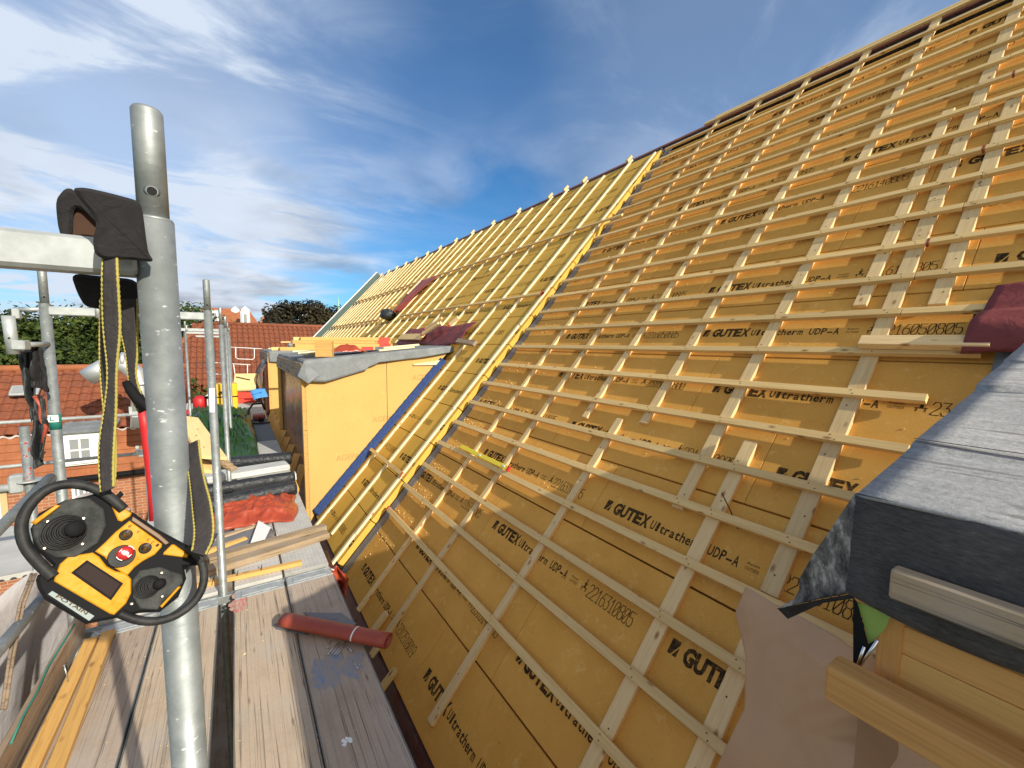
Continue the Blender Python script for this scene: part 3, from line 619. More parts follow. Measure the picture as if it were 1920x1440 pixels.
# seams: thin dark overlaps
b = MB()
for xs in (1.12, 1.62, 1.96):
    b.grid(lambda u_, v_, xs=xs: V((xs - .004 + .010 * v_ + .02 * noise.noise(V((u_ * 9, xs * 5, 0))), YC + .0 - 3.5 * u_, nz_(xs) + .0165 + .012 * (xs > 1.5) + .012 * (xs > 1.7) * .5)), 80, 1)
b.build('membrane_seam', 'dark_hole', nd)
b = MB()   # dark front skirt
def skirt(u_, v_):
    y = YC - 3.9 * u_; return V((XF - .003 - .012 * v_ - .008 * math.sin(u_ * 60) * v_ + wob((u_ * 30, v_ * 2, 0), 1, .006), y, nz_(XF) + .002 - (.168 + .012 * math.sin(u_ * 35)) * v_))
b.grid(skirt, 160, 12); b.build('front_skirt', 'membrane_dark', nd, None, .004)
b = MB()   # flared fold on the cheek side
fold = [[(1605, 925), (1560, 990), (1525, 1040), (1500, 1085)], [(1606, 990), (1578, 1020), (1545, 1065), (1500, 1105)], [(1607, 1050), (1590, 1070), (1550, 1100), (1490, 1125)], [(1610, 1110), (1592, 1113), (1540, 1122), (1458, 1142)]]
XFOLD = [.85, .875, .89, .90]
def foldp(u_, v_):
    gu = u_ * 3; i_ = min(2, int(gu)); fu = gu - i_; gv = v_ * 3; j_ = min(2, int(gv)); fv_ = gv - j_
    def P(a, c_): q = fold[a][c_]; return at_x(q[0], q[1], XFOLD[c_])
    return (P(i_, j_) * (1 - fu) + P(i_ + 1, j_) * fu) * (1 - fv_) + (P(i_, j_ + 1) * (1 - fu) + P(i_ + 1, j_ + 1) * fu) * fv_
b.grid(foldp, 18, 18); b.build('membrane_fold', 'membrane_fold', nd, None, .004)
b = MB(); b.tube([at_x(*p, .855) for p in ((1605, 925), (1607, 1000), (1610, 1110))], .0016, 8); b.build('fold_edge', 'label_plate', nd)
b = MB(); e = [at_x(*p, x) for p, x in (((1460, 1142), .90), ((1478, 1160), .90), ((1545, 1130), .88), ((1600, 1122), .86), ((1600, 1113), .86), ((1540, 1124), .88))]
b.add(e, [(0, 1, 2, 5), (5, 2, 3, 4)]); b.build('fold_hem', 'black_rubber', nd, None, .003)
# far cheek (faces away), front framing
b = MB(); pts = [(XF + .09, -2.6), (XF + .09, nz_(XF) - .03), (xm, nz_(xm) - .03), (1.05, -2.6)]
b.add([V((p[0], y, p[1])) for y in (YC - .035, YC - .065) for p in pts], [(0, 1, 2, 3), (7, 6, 5, 4), (0, 4, 5, 1), (1, 5, 6, 2), (2, 6, 7, 3), (3, 7, 4, 0)]); b.build('cheek', 'fibreboard', nd)
XP = .845
yA = at_x(1690, 1160, XP).y
for i_, (za, zb) in enumerate(((-.385, -.430), (-.431, -.476), (-.477, -.55))):
    stick('facing_board', (XP + .03, yA, zb), (XP + .03, -3.6, zb), (0, 0, 1), .04, za - zb, ['yellow_timber', 'larch', 'yellow_timber'][i_], nd, .0015)
stick('corner_post', (XP + .035, at_x(1665, 1200, XP).y, -.56), (XP + .035, at_x(1665, 1200, XP).y, -.30), (-1, 0, 0), .030, .03, 'larch', nd)
stick('eave_batten', (XP - .030, at_x(1672, 1100, XP - .03).y, -.372), (XP - .030, -3.6, -.372), (0, 0, 1), .026, .046, 'old_timber', nd, .003)
b = MB(); b.add([at_x(*p, .84) for p in ((1605, 1128), (1672, 1150), (1660, 1180), (1630, 1208), (1618, 1160))], [(0, 1, 2, 3, 4)]); b.build('green_tape', 'tape_green', nd, None, .003)
b = MB(); b.add([at_x(*p, .835) for p in ((1600, 1120), (1607, 1130), (1628, 1208), (1645, 1198), (1606, 1258), (1600, 1255))], [(0, 1, 2, 5), (2, 3, 4, 5)]); b.build('foil_flap', 'black_plastic', nd, None, .002)
b = MB()
for p, q in (((1621, 1212), (1605, 1254)), ((1646, 1200), (1607, 1257))): b.tube([at_x(*p, .83), at_x(*q, .83)], .0022, 8)
b.build('foil_seam', 'steel_shiny', nd)
# wall sheathing below the sill plank
b = MB(); b.box(XP + .060, XP + .080, at_x(1612, 1330, .91).y, -3.6, -2.4, -.56); b.build('wall_panel', 'tan_panel', nd)
tag(stick('sill_plank', (.80, at_x(1560, 1240, .80).y, -.567), (.80, -3.6, -.567), (0, 0, 1), .05, .058, 'larch', None, .004), 'thick knotty larch plank lying across the brown paper at the lower right', 'plank')
# hanging brown paper sheet
pp = [[(1398, 1100), (1470, 1140), (1540, 1180), (1600, 1215), (1650, 1245)], [(1380, 1150), (1450, 1190), (1520, 1230), (1600, 1275), (1700, 1330)], [(1400, 1230), (1460, 1260), (1520, 1290), (1600, 1335), (1740, 1390)], [(1395, 1330), (1450, 1350), (1510, 1370), (1600, 1400), (1780, 1450)], [(1340, 1445), (1420, 1455), (1500, 1470), (1620, 1490), (1820, 1530)]]
def paper(u_, v_):
    gu = u_ * 4; i_ = min(3, int(gu)); fu = gu - i_; gv = v_ * 4; j_ = min(3, int(gv)); fv_ = gv - j_
    def P(a, c_):
        q = pp[a][c_]; return at_x(q[0], q[1], 1.12 - .065 * c_ + .02 * math.sin(a * 1.7 + c_))
    return (P(i_, j_) * (1 - fu) + P(i_ + 1, j_) * fu) * (1 - fv_) + (P(i_, j_ + 1) * (1 - fu) + P(i_ + 1, j_ + 1) * fu) * fv_
def paper2(u_, v_):
    q = paper(u_, v_); return q + V((.012 * noise.noise(V((u_ * 3, v_ * 4, 1))) + .007 * abs(noise.noise(V((u_ * 6 + v_ * 5, v_ * 2, 7)))) - .004 * math.sin(u_ * 5 + v_ * 11), 0, 0))
b = MB(); b.grid(paper2, 60, 60); tag(b.build('paper_sheet', 'brown_paper', None, None, .0015), 'hanging sheet of pinkish brown building paper between battens and near dormer', 'paper sheet')
b = MB(); r = random.Random(12)
for i_ in range(2600):
    if i_ < 900: s_ = r.uniform(-1.2, 4.5); y_ = Y_STEP - .15 - abs(r.gauss(0, .45))
    else: s_ = r.uniform(-1.2, 3.5); y_ = r.uniform(.5, 4.6)
    k_ = round((s_ + .455) / .3235); s_ = -.455 + k_ * .3235 + .025 + abs(r.gauss(0, .045)) if r.random() < .6 else s_
    q = r.uniform(.002, .0075) * (1.6 if i_ < 900 else 1); a = r.uniform(0, 6.28); p = rsh(s_, y_, .002); e1 = (U * math.cos(a) + V((0, math.sin(a), 0))) * q; e2 = NRM * q * .5 + (V((0, math.cos(a), 0)) - U * math.sin(a)) * q * .45
    b.add([p - e1, p + e2 * .6 - e1 * .2, p + e1, p - e2 * .2, p + NRM * q * .8], [(0, 1, 4), (1, 2, 4), (2, 3, 4), (3, 0, 4)])
tag(b.build('fibre_crumbs', 'crumb'), 'loose fibre crumbs and splinters scattered over the right half of the roof', kind='stuff')
# ================================================================== THINGS LYING ON THE ROOF
def on_roof(x, y, h): s_, y_ = roof_sy(x, y, h); return s_, y_
lv = empty('spirit_level', rsh(.567, 3.72, .063), 'yellow spirit level with a red end cap lying on a roof batten', 'spirit level')
stick('body', rsh(.572, 4.235, .0625), rsh(.566, 3.25, .0625), NRM, .045, .024, 'level_yellow', lv, .003)
stick('end_cap', rsh(.566, 3.249, .062), rsh(.566, 3.225, .062), NRM, .048, .026, 'bright_red', lv, .003)
for yy in (3.33, 3.80): stick('vial', rsh(.57, yy, .087), rsh(.57, yy - .04, .087), NRM, .02, .004, 'white_paint', lv, .001)
tag(stick('timber_block', rsh(2.175, .985, .064), rsh(2.165, .45, .064), NRM, .075, .045, 'pine', None, .003), 'short pale squared timber lying on a batten beside the red membrane at the right edge', 'timber')
b = MB()
b.grid(lambda u_, v_: rsh(2.10 + .50 * v_ + .02 * math.sin(u_ * 9), .50 - 1.9 * u_ + .05 * (1 - v_), .075 + .07 * math.sin(math.pi * min(1, v_ * 1.6)) * (v_ < .62) + .012 * noise.noise(V((u_ * 9, v_ * 5, 0)))), 50, 26)
tag(b.build('membrane_piece', 'red_membrane', None, None, .005), 'dark red roofing membrane folded over the battens at the right edge', 'membrane')
b = MB(); b.grid(lambda u_, v_: rsh(1.0 + 1.55 * v_, .50 - .12 * (1 - v_) - .35 * u_ + .10 * math.sin(v_ * 6) * (1 - u_) * .3, .012 + .03 * u_), 8, 30)
b.build('side_flashing', 'membrane', nd, None, .004)
b = MB(); b.grid(lambda u_, v_: rsh(2.20 + .28 * v_, .56 - .3 * u_, .028), 2, 2); b.build('black_flashing', 'black_roll', nd, None, .004)
b = MB(); b.tube([rsh(*on_roof(1353, 924, .12), .12), rsh(*on_roof(1370, 958, .07), .07), rsh(*on_roof(1382, 990, .03), .03), rsh(*on_roof(1404, 993, .03), .03)], .0032, 8)
tag(b.build('bent_hook', 'black_plastic'), 'thin black bent metal hook standing up between two battens', 'hook')
# red membrane pieces and bits of wood on the far half
b = MB(); b.grid(lambda u_, v_: rsh(2.06 + .50 * v_ - .03 * math.sin(u_ * 11), 9.4 - 3.15 * u_, H2 + .07 + .05 * math.sin(math.pi * v_) * (.6 + .4 * math.sin(u_ * 7)) + .02 * noise.noise(V((u_ * 14, v_ * 5, 3)))), 60, 12)
tag(b.build('membrane_piece', 'red_membrane', None, None, .006), 'wide crumpled dark red membrane on the roof just above the nearer far dormer', 'membrane')
def rag(u_, v_):
    s_ = 4.66 - 1.42 * v_; yc = 11.9 + .18 * v_; w_ = 1.25 * (1 - v_) ** .7 + .32
    return rsh(s_, yc + w_ * (.5 - u_) - .35 * v_, H2 + .066 + .07 * abs(math.sin(u_ * 6 + v_ * 4)) * (.4 + v_))
b = MB(); b.grid(rag, 16, 26); tag(b.build('membrane_piece', 'brick_red_roll', None, None, .006), 'long twisted rust red membrane hanging down the slope towards the black tool pouch', 'membrane')
tag(stick('short_lath', rsh(4.5, 11.95, H2 + .16), rsh(3.95, 12.05, H2 + .16), NRM, .06, .03, 'pine_fresh'), 'short white lath lying on top of the twisted red membrane', 'lath')
pb = empty('tool_pouch', rsh(3.15, 12.0, H2 + .07), 'black tool pouch lying on a batten below the twisted red membrane', 'tool pouch')
b = MB(); b.grid(lambda u_, v_: rsh(3.12, 12.15, H2 + .17) + V((.21 * math.cos(u_ * 6.283) * math.sin(v_ * 3.1416), .30 * math.sin(u_ * 6.283) * math.sin(v_ * 3.1416), .16 * math.cos(v_ * 3.1416))) * (1 + .25 * noise.noise(V((u_ * 5, v_ * 4, 0)))), 20, 12); b.build('pouch', 'bag_black', pb)
b = MB(); b.tube([rsh(3.15, 11.95, H2 + .22), rsh(3.3, 11.9, H2 + .28), rsh(3.42, 11.8, H2 + .22)], .025, 8); b.build('handle', 'yellow_timber', pb)
for i_, (s_, y_, dy) in enumerate(((2.42, 7.75, .25), (2.36, 7.55, .22), (2.47, 7.62, .2), (2.30, 7.45, .18))):
    tag(stick('offcut', rsh(s_ - .16, y_ + dy, H2 + .16 + .03 * i_), rsh(s_ + .12, y_ - dy, H2 + .16 + .03 * i_), NRM, .06, .035, 'pine', None, .003, ('red_paint', [(0, .03)])), 'short red-ended timber offcut in the small heap on the wide red membrane', 'offcut', 'offcuts heaped on the red membrane')
tag(stick('offcut', rsh(2.42, 6.95, H2 + .17), rsh(2.60, 6.80, H2 + .17), NRM, .07, .05, 'pine', None, .003, ('red_paint', [(0, .03)])), 'single red-tipped timber offcut at the right part of the wide red membrane', 'offcut')
tag(stick('timber_block', rsh(2.13, 6.33, H2 + .07), rsh(2.10, 5.72, H2 + .04), NRM, .09, .05, 'old_timber', None, .003), 'short grey timber with a yellow end wedging the corner of the wide red membrane', 'timber')
tag(stick('plank', rsh(2.22, 9.3, H2 + .13), rsh(2.20, 7.9, H2 + .13), NRM, .16, .03, 'pine_batten', None), 'flat board lying on the wide red membrane left of the offcut heap', 'plank')
# timber on the far dormer tops
def dz(x): return ZT - .03 + .095 * (x - XF) + .052
px0 = at_y(608, 660, 6.62)
bk = stick('timber_block', (px0.x - .10, 6.66, dz(px0.x)), (px0.x + .11, 6.58, dz(px0.x)), (0, 0, 1), .16, .23, 'yellow_timber', None, .004)
tag(bk, 'upright square wood block at the near edge of the grey dormer top', 'wood block')
b = MB(); b.grid(lambda u_, v_: V((1.22 + .5 * u_, 6.72 + .4 * v_, dz(1.3) + .06 + .10 * math.sin(u_ * 3.14) * math.sin(v_ * 3.14) + .05 * noise.noise(V((u_ * 5, v_ * 5, 1))))), 14, 10)
tag(b.build('red_rag', 'red_sheet', None, None, .006), 'small crumpled red plastic scrap right of the square wood block on the dormer', 'plastic scrap')
k = 0
for lay in range(4):
    for r in range(3):
        x1 = 2.22 + random.uniform(-.03, .03) - (.32 if lay == 0 else 0); L = 1.45 + random.uniform(-.1, .1)
        y_ = 7.05 + r * .13 + (.02 * lay)
        tag(stick('timber', (x1 - L, y_, dz(1.6) + .035 + lay * .052), (x1, y_ + .02, dz(1.6) + .05 + lay * .052), (0, 0, 1), .115, .05, 'pine_batten' if r else 'yellow_timber', None, .003, ('red_paint', [(L - .22, L - .03)])),
            'red-painted board in the neat stack on the nearer grey dormer top', 'timber', 'stacked boards with red painted ends')
for i_, (xa, xb, y_, lv_) in enumerate(((.92, 1.25, 7.6, 0), (.97, 1.28, 7.25, 1), (1.0, 1.42, 9.0, 0), (.95, 1.55, 9.4, 1), (1.9, 2.5, 6.75, 0), (2.0, 2.62, 6.85, 1))):
    tag(stick('lath', (xa, y_, dz(xa) + .001 + .03 * lv_), (xb, y_ + .05, dz(xb) + .001 + .03 * lv_), (0, 0, 1), .08, .028, 'pine_fresh'), 'loose pale lath left lying on the nearer grey dormer top', 'lath', 'loose laths on the nearer dormer')
for i_ in range(7):
    xa = .95 + .06 * (i_ % 3); y_ = 13.9 + .45 * i_
    tag(stick('lath', (xa, y_, dz(xa) + .002), (xa + .5 + .25 * (i_ % 4), y_ + .1, dz(xa) + .03), (0, 0, 1), .10, .04, 'pine_fresh'), 'loose pale lath left lying on the farther grey dormer top', 'lath', 'loose laths on the farther dormer')
tag(stick('long_lath', (.9, 11.2, dz(.9) + .22), (2.6, 11.0, dz(2.6) + .12), (0, 0, 1), .06, .03, 'pine_batten'), 'long thin lath bridging the gap behind the stacked boards of the dormers', 'lath')
# ================================================================== SCAFFOLD
ZD = -1.72
FY = [.835, 3.405, 5.975, 8.545, 11.115, 13.685]; FX = [-.093, -.138, -.125, -.118, -.115, -.115]
flabs = ['nearest scaffold frame with the thick galvanised post carrying the black strap pad', 'second scaffold frame along the walkway, with green tape on its outer post',
 'third scaffold frame, its posts thin beside the green sheet heap', 'fourth scaffold frame along the walkway behind the green sheet heap', 'fifth scaffold frame near the end of the walkway', 'last scaffold frame at the far end of the walkway']
def post(b, x, y, z0, z1, r=.02415, spig=True, top=None):
    b.tube([(x, y, z0), (x, y, z1)], r, 28)
    if spig:
        t = z1 + .20 if top is None else top
        b.tube([(x, y, z1 - .001), (x, y, z1 + .003)], [r + .0001, r - .0015], 28)
        b.tube([(x, y, z1), (x, y, t - .004), (x, y, t)], [.0188, .0188, .0165], 28)
for i_, (y, x) in enumerate(zip(FY, FX)):
    f = empty('scaffold_portal', (x, y, ZD), flabs[i_], 'scaffold frame', 'scaffold frames along the walkway')
    z1 = [.180, .205, .205, .24, .24, .2][i_]
    b = MB(); post(b, x, y, -5.6, z1, top=.338 if i_ == 0 else None); b.build('post', 'galvanised', f, Matrix.Translation(V((x, y, 0))))
    if i_ in (0, 1, 3, 4):
        b = MB(); post(b, x - .735, y, -5.6, z1 + (.0 if i_ else 0)); b.build('post', 'galvanised', f, Matrix.Translation(V((x - .735, y, 0))))
    elif i_ == 2:
        b = MB(); post(b, x - .735, y, -5.6, -.72, spig=False); b.build('post', 'galvanised', f, Matrix.Translation(V((x - .735, y, 0))))
    # top transom, a flat U section standing on edge
    if i_ != 2:
        Mx = frame((x - .72, y, (.096 if i_ == 0 else z1 - .060)), (1, 0, 0), (0, 1, 0)); b = MB(); b.box(0, .70, -.022, .022, 0, .048, Mx, 0, .005); b.build('transom', 'galvanised_pale', f, Mx)
    Mx = frame((x - .735, y, ZD - .075), (1, 0, 0), (0, 1, 0)); b = MB(); b.box(0, .735 + .66, -.025, .025, 0, .055, Mx, 0, .004); b.build('deck_bearer', 'galvanised', f, Mx)
    # pin holes in the spigots
    for xx in (x, x - .735):
        if i_ == 2 and xx < x: continue
        b = MB(); dr = (V((0, 0, z1 + .035)) - V((xx, y, z1 + .035))); dr.z = 0; dr.normalize()
        for sgn in (1, -1): pass
        c0 = V((xx, y, z1 + .038)) + dr * .0170
        b.tube([c0, c0 + dr * .0026], [.0095, .0062], 20, 1); b.disc(c0 + dr * .0021, dr, .0058, .001, 18, 0)
        b.build('pin_hole', ['galvanised', 'galvanised'], f); b = MB(); b.disc(c0 + dr * .0022, dr, .0060, .001, 18); b.build('pin_hole', 'dark_hole', f)
    if i_ in (1, 2, 3):
        xx = x - .735
        if i_ != 2:
            b = MB(); b.tube([(xx + .22, y - .036, z1 - .07), (xx + .22, y - .036, z1 + .03)], .012, 10); b.tube([(xx + .22, y - .034, z1 + .029), (xx + .24, y + .035, z1 + .025)], .010, 10); b.build('guard_pin', 'galvanised_pale', f)
    if i_ == 1:
        b = MB(); xx = x - .735; b.tube([(xx, y, -.50), (xx, y, -.412)], .0250, 24); b.build('green_tape', 'teal', f)
        b = MB(); Mt = frame((xx + .007, y - .0262, -.455), (1, -.15, 0), (0, 0, 1)); b.box(-.030, .014, 0, .040, 0, .0012, Mt); b.add([Mt @ V(p) for p in ((-.022, .006, .002), (-.002, .006, .002), (-.002, .011, .002), (-.017, .011, .002), (-.017, .034, .002), (-.022, .034, .002))], [(0, 1, 2, 3), (0, 3, 4, 5)], 1)
        b.build('letter_tag', ['white_paper', 'teal'], f)
        b = MB(); b.tube([(x + .000, y - .0006, -.98), (x, y - .0006, -.66)], .0246, 24); P = at_y(396, 748, y - .03)
        b = MB(); Mt = frame((x, y, 0), (1, 0, 0), (0, 0, 1))
        def tagp(u_, v_): a = -2.5 + 1.25 * u_ + .3 * v_; return V((x + .0250 * math.cos(a), y + .0250 * math.sin(a), at_y(400, 772, y).z + .16 * v_))
        b.grid(tagp, 8, 2); b.build('paper_label', 'white_paper', f)
        b = MB(); xx = x - .735; b.tube([(xx - .02, y, z1 - .03), (xx - .11, y + .02, z1 - .035)], .011, 8); b.box(xx - .13, xx - .10, y, y + .04, z1 - .085, z1 - .03, I4, 0, .004); b.build('side_bracket', 'galvanised_pale', f)
# decks: every board is a thing of its own
decks = [
 (0, -.075, .225, -1.2, 3.375, 'deck_wood', 'worn pinkish scaffold board right of the dark slot, faded red paint at its far end'),
 (0, .240, .545, -1.2, 3.375, 'deck_wood_grey', 'worn grey scaffold board beside the roof with a blue paint smear'),
 (0, -.465, -.165, -1.2, 3.36, 'deck_wood', 'narrow pale scaffold board directly behind the thick post, left of the dark slot'),
 (0, -.780, -.480, -1.2, 3.36, 'deck_wood_grey', 'outer scaffold board carrying two yellow laths at the lower left'),
 (1, -.075, .225, 3.44, 5.95, 'steel_perforated', 'perforated steel scaffold deck under the loose timbers'),
 (1, .240, .545, 3.44, 5.95, 'concrete_grey', 'pale scaffold board next to the roof under the end of the long timbers'),
 (1, -.780, -.165, 3.44, 5.95, 'steel_perforated', 'wide perforated steel deck under the black rolls on the outer side'),
 (2, -.050, .560, 6.0, 8.52, 'concrete_grey', 'wide pale grey deck panel behind the black rolls'),
 (2, -.780, -.165, 6.0, 8.52, 'concrete_grey', 'pale deck panel under the leaning planks on the outer side'),
 (3, -.060, .250, 8.57, 11.09, 'concrete_grey', 'pale deck board between the green sheet and the hand tool'),
 (3, .260, .560, 8.57, 11.09, 'deck_panel_grey', 'dark grey deck panel carrying the small black and red tool'),
 (4, -.060, .560, 11.14, 14.6, 'concrete_grey', 'far pale deck panel beneath the red-ended box'),
 (3, -.780, -.165, 8.57, 14.6, 'concrete_grey', 'long outer deck panel beneath the green sheet heap')]
for (bay, x0, x1, y0, y1, mt, lab) in decks:
    y0_, y1_ = y0, y1; Mx = frame((0.5 * (x0 + x1), y0, ZD - .046), (0, 1, 0), (-1, 0, 0)); w = (x1 - x0) / 2
    d = empty('scaffold_board', (.5 * (x0 + x1), (y0 + y1) / 2, ZD - .046), lab, 'scaffold board')
    b = MB(); cap = .12 if bay == 0 else .05; b.box(0, y1 - y0 - cap if bay == 0 else y1 - y0, -w, w, 0, .044, Mx, 0, .003)
    mats_ = [mt]
    if x0 == .240 and bay == 0: # blue smear, white dab
        mats_ += ['blue_plastic', 'white_paper']
    b.build('deck', mats_, d, Mx)
    if bay == 0:
        b = MB(); b.box(y1 - y0 - cap + .001, y1 - y0, -w + .001, w - .001, 0, .047, Mx, 0, .004); b.box(y1 - y0 - cap + .02, y1 - y0 - .02, -w + .04, w - .04, .047, .053, Mx, 0, .003)
        b.tube([Mx @ V((y1 - y0 - .02, -w + .01, .05)), Mx @ V((y1 - y0 - .02, w - .01, .05))], .006, 8)
        b.build('end_plate', 'galvanised_pale', d, Mx)
        b = MB(); b.box(-.0, y1 - y0 - cap, w + .0005, w + .0025, -.002, .047, Mx); b.box(-.0, y1 - y0 - cap, -w - .0025, -w - .0005, -.002, .047, Mx); b.build('side_rim', 'galvanised', d, Mx)
# paint on the boards: thin irregular dabs, real paint
def dab(cx_, cy_, rx, ry, mt, n=40, th=.0006, seed=0, hole=.35):
    r = random.Random(seed); b = MB()
    for i_ in range(n):
        a = r.uniform(0, 6.28); q = math.sqrt(r.random()); x = cx_ + rx * q * math.cos(a); y = cy_ + ry * q * math.sin(a); k_ = 7; ph = r.random() * 6
        rr = r.uniform(.5, 1.0) * min(rx, ry) * .50
        pts = [(x + rr * (1 + .35 * math.sin(ph + 3 * t)) * math.cos(t * 6.283 / k_) * .8, y + rr * (1.3 + .4 * math.cos(ph + 2 * t)) * math.sin(t * 6.283 / k_)) for t in range(k_)]
        z = ZD - .002 + .0004 + i_ * .000012
        b.add([V((p[0], p[1], z)) for p in pts], [tuple(range(k_))])
    return b.build('paint_stain', mt)
g = G(mat('blue_paint', (0.10, 0.22, 0.42), 0.85)); g.color(g.ramp(g.noise(g.map((9, 1.5, 1)), 9, 5, 0.7), [(0.44, (0.35, 0.28, 0.23)), (0.56, (0.26, 0.28, 0.32)), (0.68, (0.11, 0.22, 0.42))]))
g = G(mat('pink_paint', (0.50, 0.10, 0.10), 0.85)); g.color(g.ramp(g.noise(g.map((9, 1.5, 1)), 9, 5, 0.7), [(0.40, (0.50, 0.38, 0.30)), (0.62, (0.55, 0.13, 0.12))]))
P = at_z(630, 1250, ZD); tag(dab(P.x + .0, P.y, .11, .10, 'blue_paint', 24, seed=3), 'blue paint smear across the grey board below the nails', 'paint stain')
P = at_z(446, 1128, ZD); tag(dab(P.x, P.y, .045, .12, 'pink_paint', 30, seed=5), 'faded red paint patch at the far end of the pinkish board', 'paint stain')
P = at_z(650, 1390, ZD); tag(dab(P.x, P.y, .022, .018, 'white_paper', 12, seed=8), 'tiny white paint dab on the grey board near the bottom edge', 'paint stain')
# lower decks added to keep the slot between the boards dark; toe board
for x0, x1, lab in ((-.78, -.17, 'dark lower deck added below to keep the slot dark, on the outer side'), (-.07, .42, 'dark lower deck added below to keep the slot dark, beside the wall')):
    Mx = frame(((x0 + x1) / 2, -1.5, -3.77), (0, 1, 0), (-1, 0, 0)); b = MB(); b.box(0, 15.5, -(x1 - x0) / 2, (x1 - x0) / 2, 0, .045, Mx); tag(b.build('added_lower_deck', 'plank_dark', None, Mx), lab, 'scaffold deck')
tag(stick('toe_board', (-.835, -1.2, ZD - .03), (-.835, 3.38, ZD - .03), (0, 0, 1), .028, .15, 'plank_dark', None, .003), 'dark weathered toe board on edge along the outer rim of the walkway', 'toe board')
# guard rails of the side bay (run to the left) and the red-marked post
sb = empty('side_scaffold', (-1.2, 5.0, ZD), 'side scaffold with two guard rails and a post splashed with red paint', 'scaffold')
ya = 5.93
for (xr, yr) in ((270, 776), (282, 848)):
    P = at_y(xr, yr, ya); b = MB(); b.tube([(P.x + .14, ya, P.z), (-7.2, ya, P.z)], .017, 14); b.build('guard_rail', 'galvanised_pale', sb)
    b = MB(); b.box(P.x - .10, P.x - .02, ya - .035, ya + .02, P.z - .035, P.z + .035, I4, 0, .008); b.tube([(P.x - .14, ya - .03, P.z), (P.x + .10, ya - .035, P.z + .005)], .012, 8); b.box(P.x - .115, P.x - .085, ya - .04, ya - .02, P.z, P.z + .09, I4, 0, .004); b.build('wedge_coupler', 'galvanised_pale', sb)
Pt = at_y(45, 800, 4.0); Pb = at_y(62, 900, 4.0); rx_ = Pt.x
b = MB(); b.tube([(rx_, 4.0, -5), (rx_, 4.0, Pt.z)], .0242, 24)
rr = random.Random(4)
for i_ in range(26):
    a = rr.uniform(-2.6, -.6); z = Pb.z + rr.uniform(-.22, .30); q = rr.uniform(.004, .012)
    b.grid(lambda u_, v_: V((rx_ + .0246 * math.cos(a + (u_ - .5) * q * 50 * (1 - .5 * v_)), 4.0 + .0246 * math.sin(a + (u_ - .5) * q * 50), z + q * 1.2 * v_ + .3 * q * u_)), 3, 1, 1)
b.build('marked_post', ['galvanised', 'bright_red'], sb)
b = MB(); b.disc((rx_, 4.0, Pb.z - .005), (0, 0, 1), .062, .010, 24); b.build('rosette', 'galvanised_pale', sb)
b = MB(); b.tube([(rx_ - .06, 3.99, Pb.z - .03), (-6, 3.99, Pb.z - .03)], .0242, 16); b.box(rx_ - .085, rx_ - .02, 3.96, 4.03, Pb.z - .07, Pb.z + .05, I4, 0, .01); b.build('ledger', 'galvanised_pale', sb)
b = MB(); P1 = V((-.90, 3.36, at_y(128, 888, 3.4).z)); P2 = at_y(-30, 1020, 2.75); b.tube([P1, P1 + (P2 - P1) * 1.6], .0242, 18); b.build('diagonal_brace', 'galvanised', sb)
b = MB(); P1 = at_y(88, 1112, 2.9); P2 = at_y(-40, 1262, 2.35); b.tube([P1, P1 + (P2 - P1) * 1.6], .0242, 18); b.build('diagonal_brace', 'galvanised', sb)
Mx = frame((-3.6, 4.6, -1.80), (1, 0, 0), (0, 1, 0)); b = MB(); b.box(0, 2.6, 0, 1.25, 0, .04, Mx, 0, .003); b.build('perforated_deck', 'steel_perforated', sb, Mx)
# short coupling tube + dark cover bag beside the outer post
st_ = empty('coupling_tube', at_y(18, 630, 3.15), 'short galvanised tube with a pin hole held in mid air at the left edge', 'tube')
a_, b_ = at_y(15, 592, 3.15), at_y(25, 664, 3.15); b = MB(); b.tube([a_, b_], .0235, 24); b.build('tube', 'galvanised_pale', st_)
b = MB(); c0 = at_y(17, 634, 3.15); dr = (-c0).normalized(); b.disc(c0 + dr * .0232, dr, .005, .002, 14); b.build('pin_hole', 'dark_hole', st_)
b = MB(); b.box(b_.x, b_.x + .05, 3.12, 3.20, b_.z + .02, b_.z + .07, I4, 0, .006); b.tube([b_ + V((.02, .02, .045)), (-.87, 3.38, b_.z + .05)], .014, 8); b.build('coupler', 'galvanised_pale', st_)
bag = empty('cover_bag', at_y(60, 760, 3.3), 'dark folded tarpaulin bag hanging beside the second outer post', 'bag')
pl_ = [(35, 648), (55, 650), (76, 648), (80, 670), (84, 700), (88, 735), (96, 790), (82, 800), (72, 740), (62, 730), (52, 715), (42, 680)]
def flat(pts, Y, name, mt, th, parent, Mfix=None, bev=.004, sub=0):
    P3 = [at_y(p[0], p[1], Y) for p in pts]; M_ = frame((0, Y, 0), (1, 0, 0), (0, 0, 1)); b = MB()
    b.prism([(p.x, p.z) for p in P3], -th / 2, th / 2, M_, 0, bev); return b.build(name, mt, parent, frame(P3[0], (1, 0, 0), (0, 0, 1)))
def sheet(rows, Y, name, mt, parent, amp=.02, n=14, th=.004, fr_=5):
    R_ = len(rows) - 1; C_ = len(rows[0]) - 1
    def f_(u_, v_):
        gu = u_ * R_; i_ = min(R_ - 1, int(gu)); fu = gu - i_; gv = v_ * C_; j_ = min(C_ - 1, int(gv)); fv_ = gv - j_
        P = lambda a, c_: at_y(rows[a][c_][0], rows[a][c_][1], Y)
        q = (P(i_, j_) * (1 - fu) + P(i_ + 1, j_) * fu) * (1 - fv_) + (P(i_, j_ + 1) * (1 - fu) + P(i_ + 1, j_ + 1) * fu) * fv_
        return q + V((0, amp * noise.noise(V((u_ * fr_, v_ * fr_, Y))) - amp * math.sin(v_ * 9) * .5, 0))
    b = MB(); b.grid(f_, n * 2, n); return b.build(name, mt, parent, None, th)
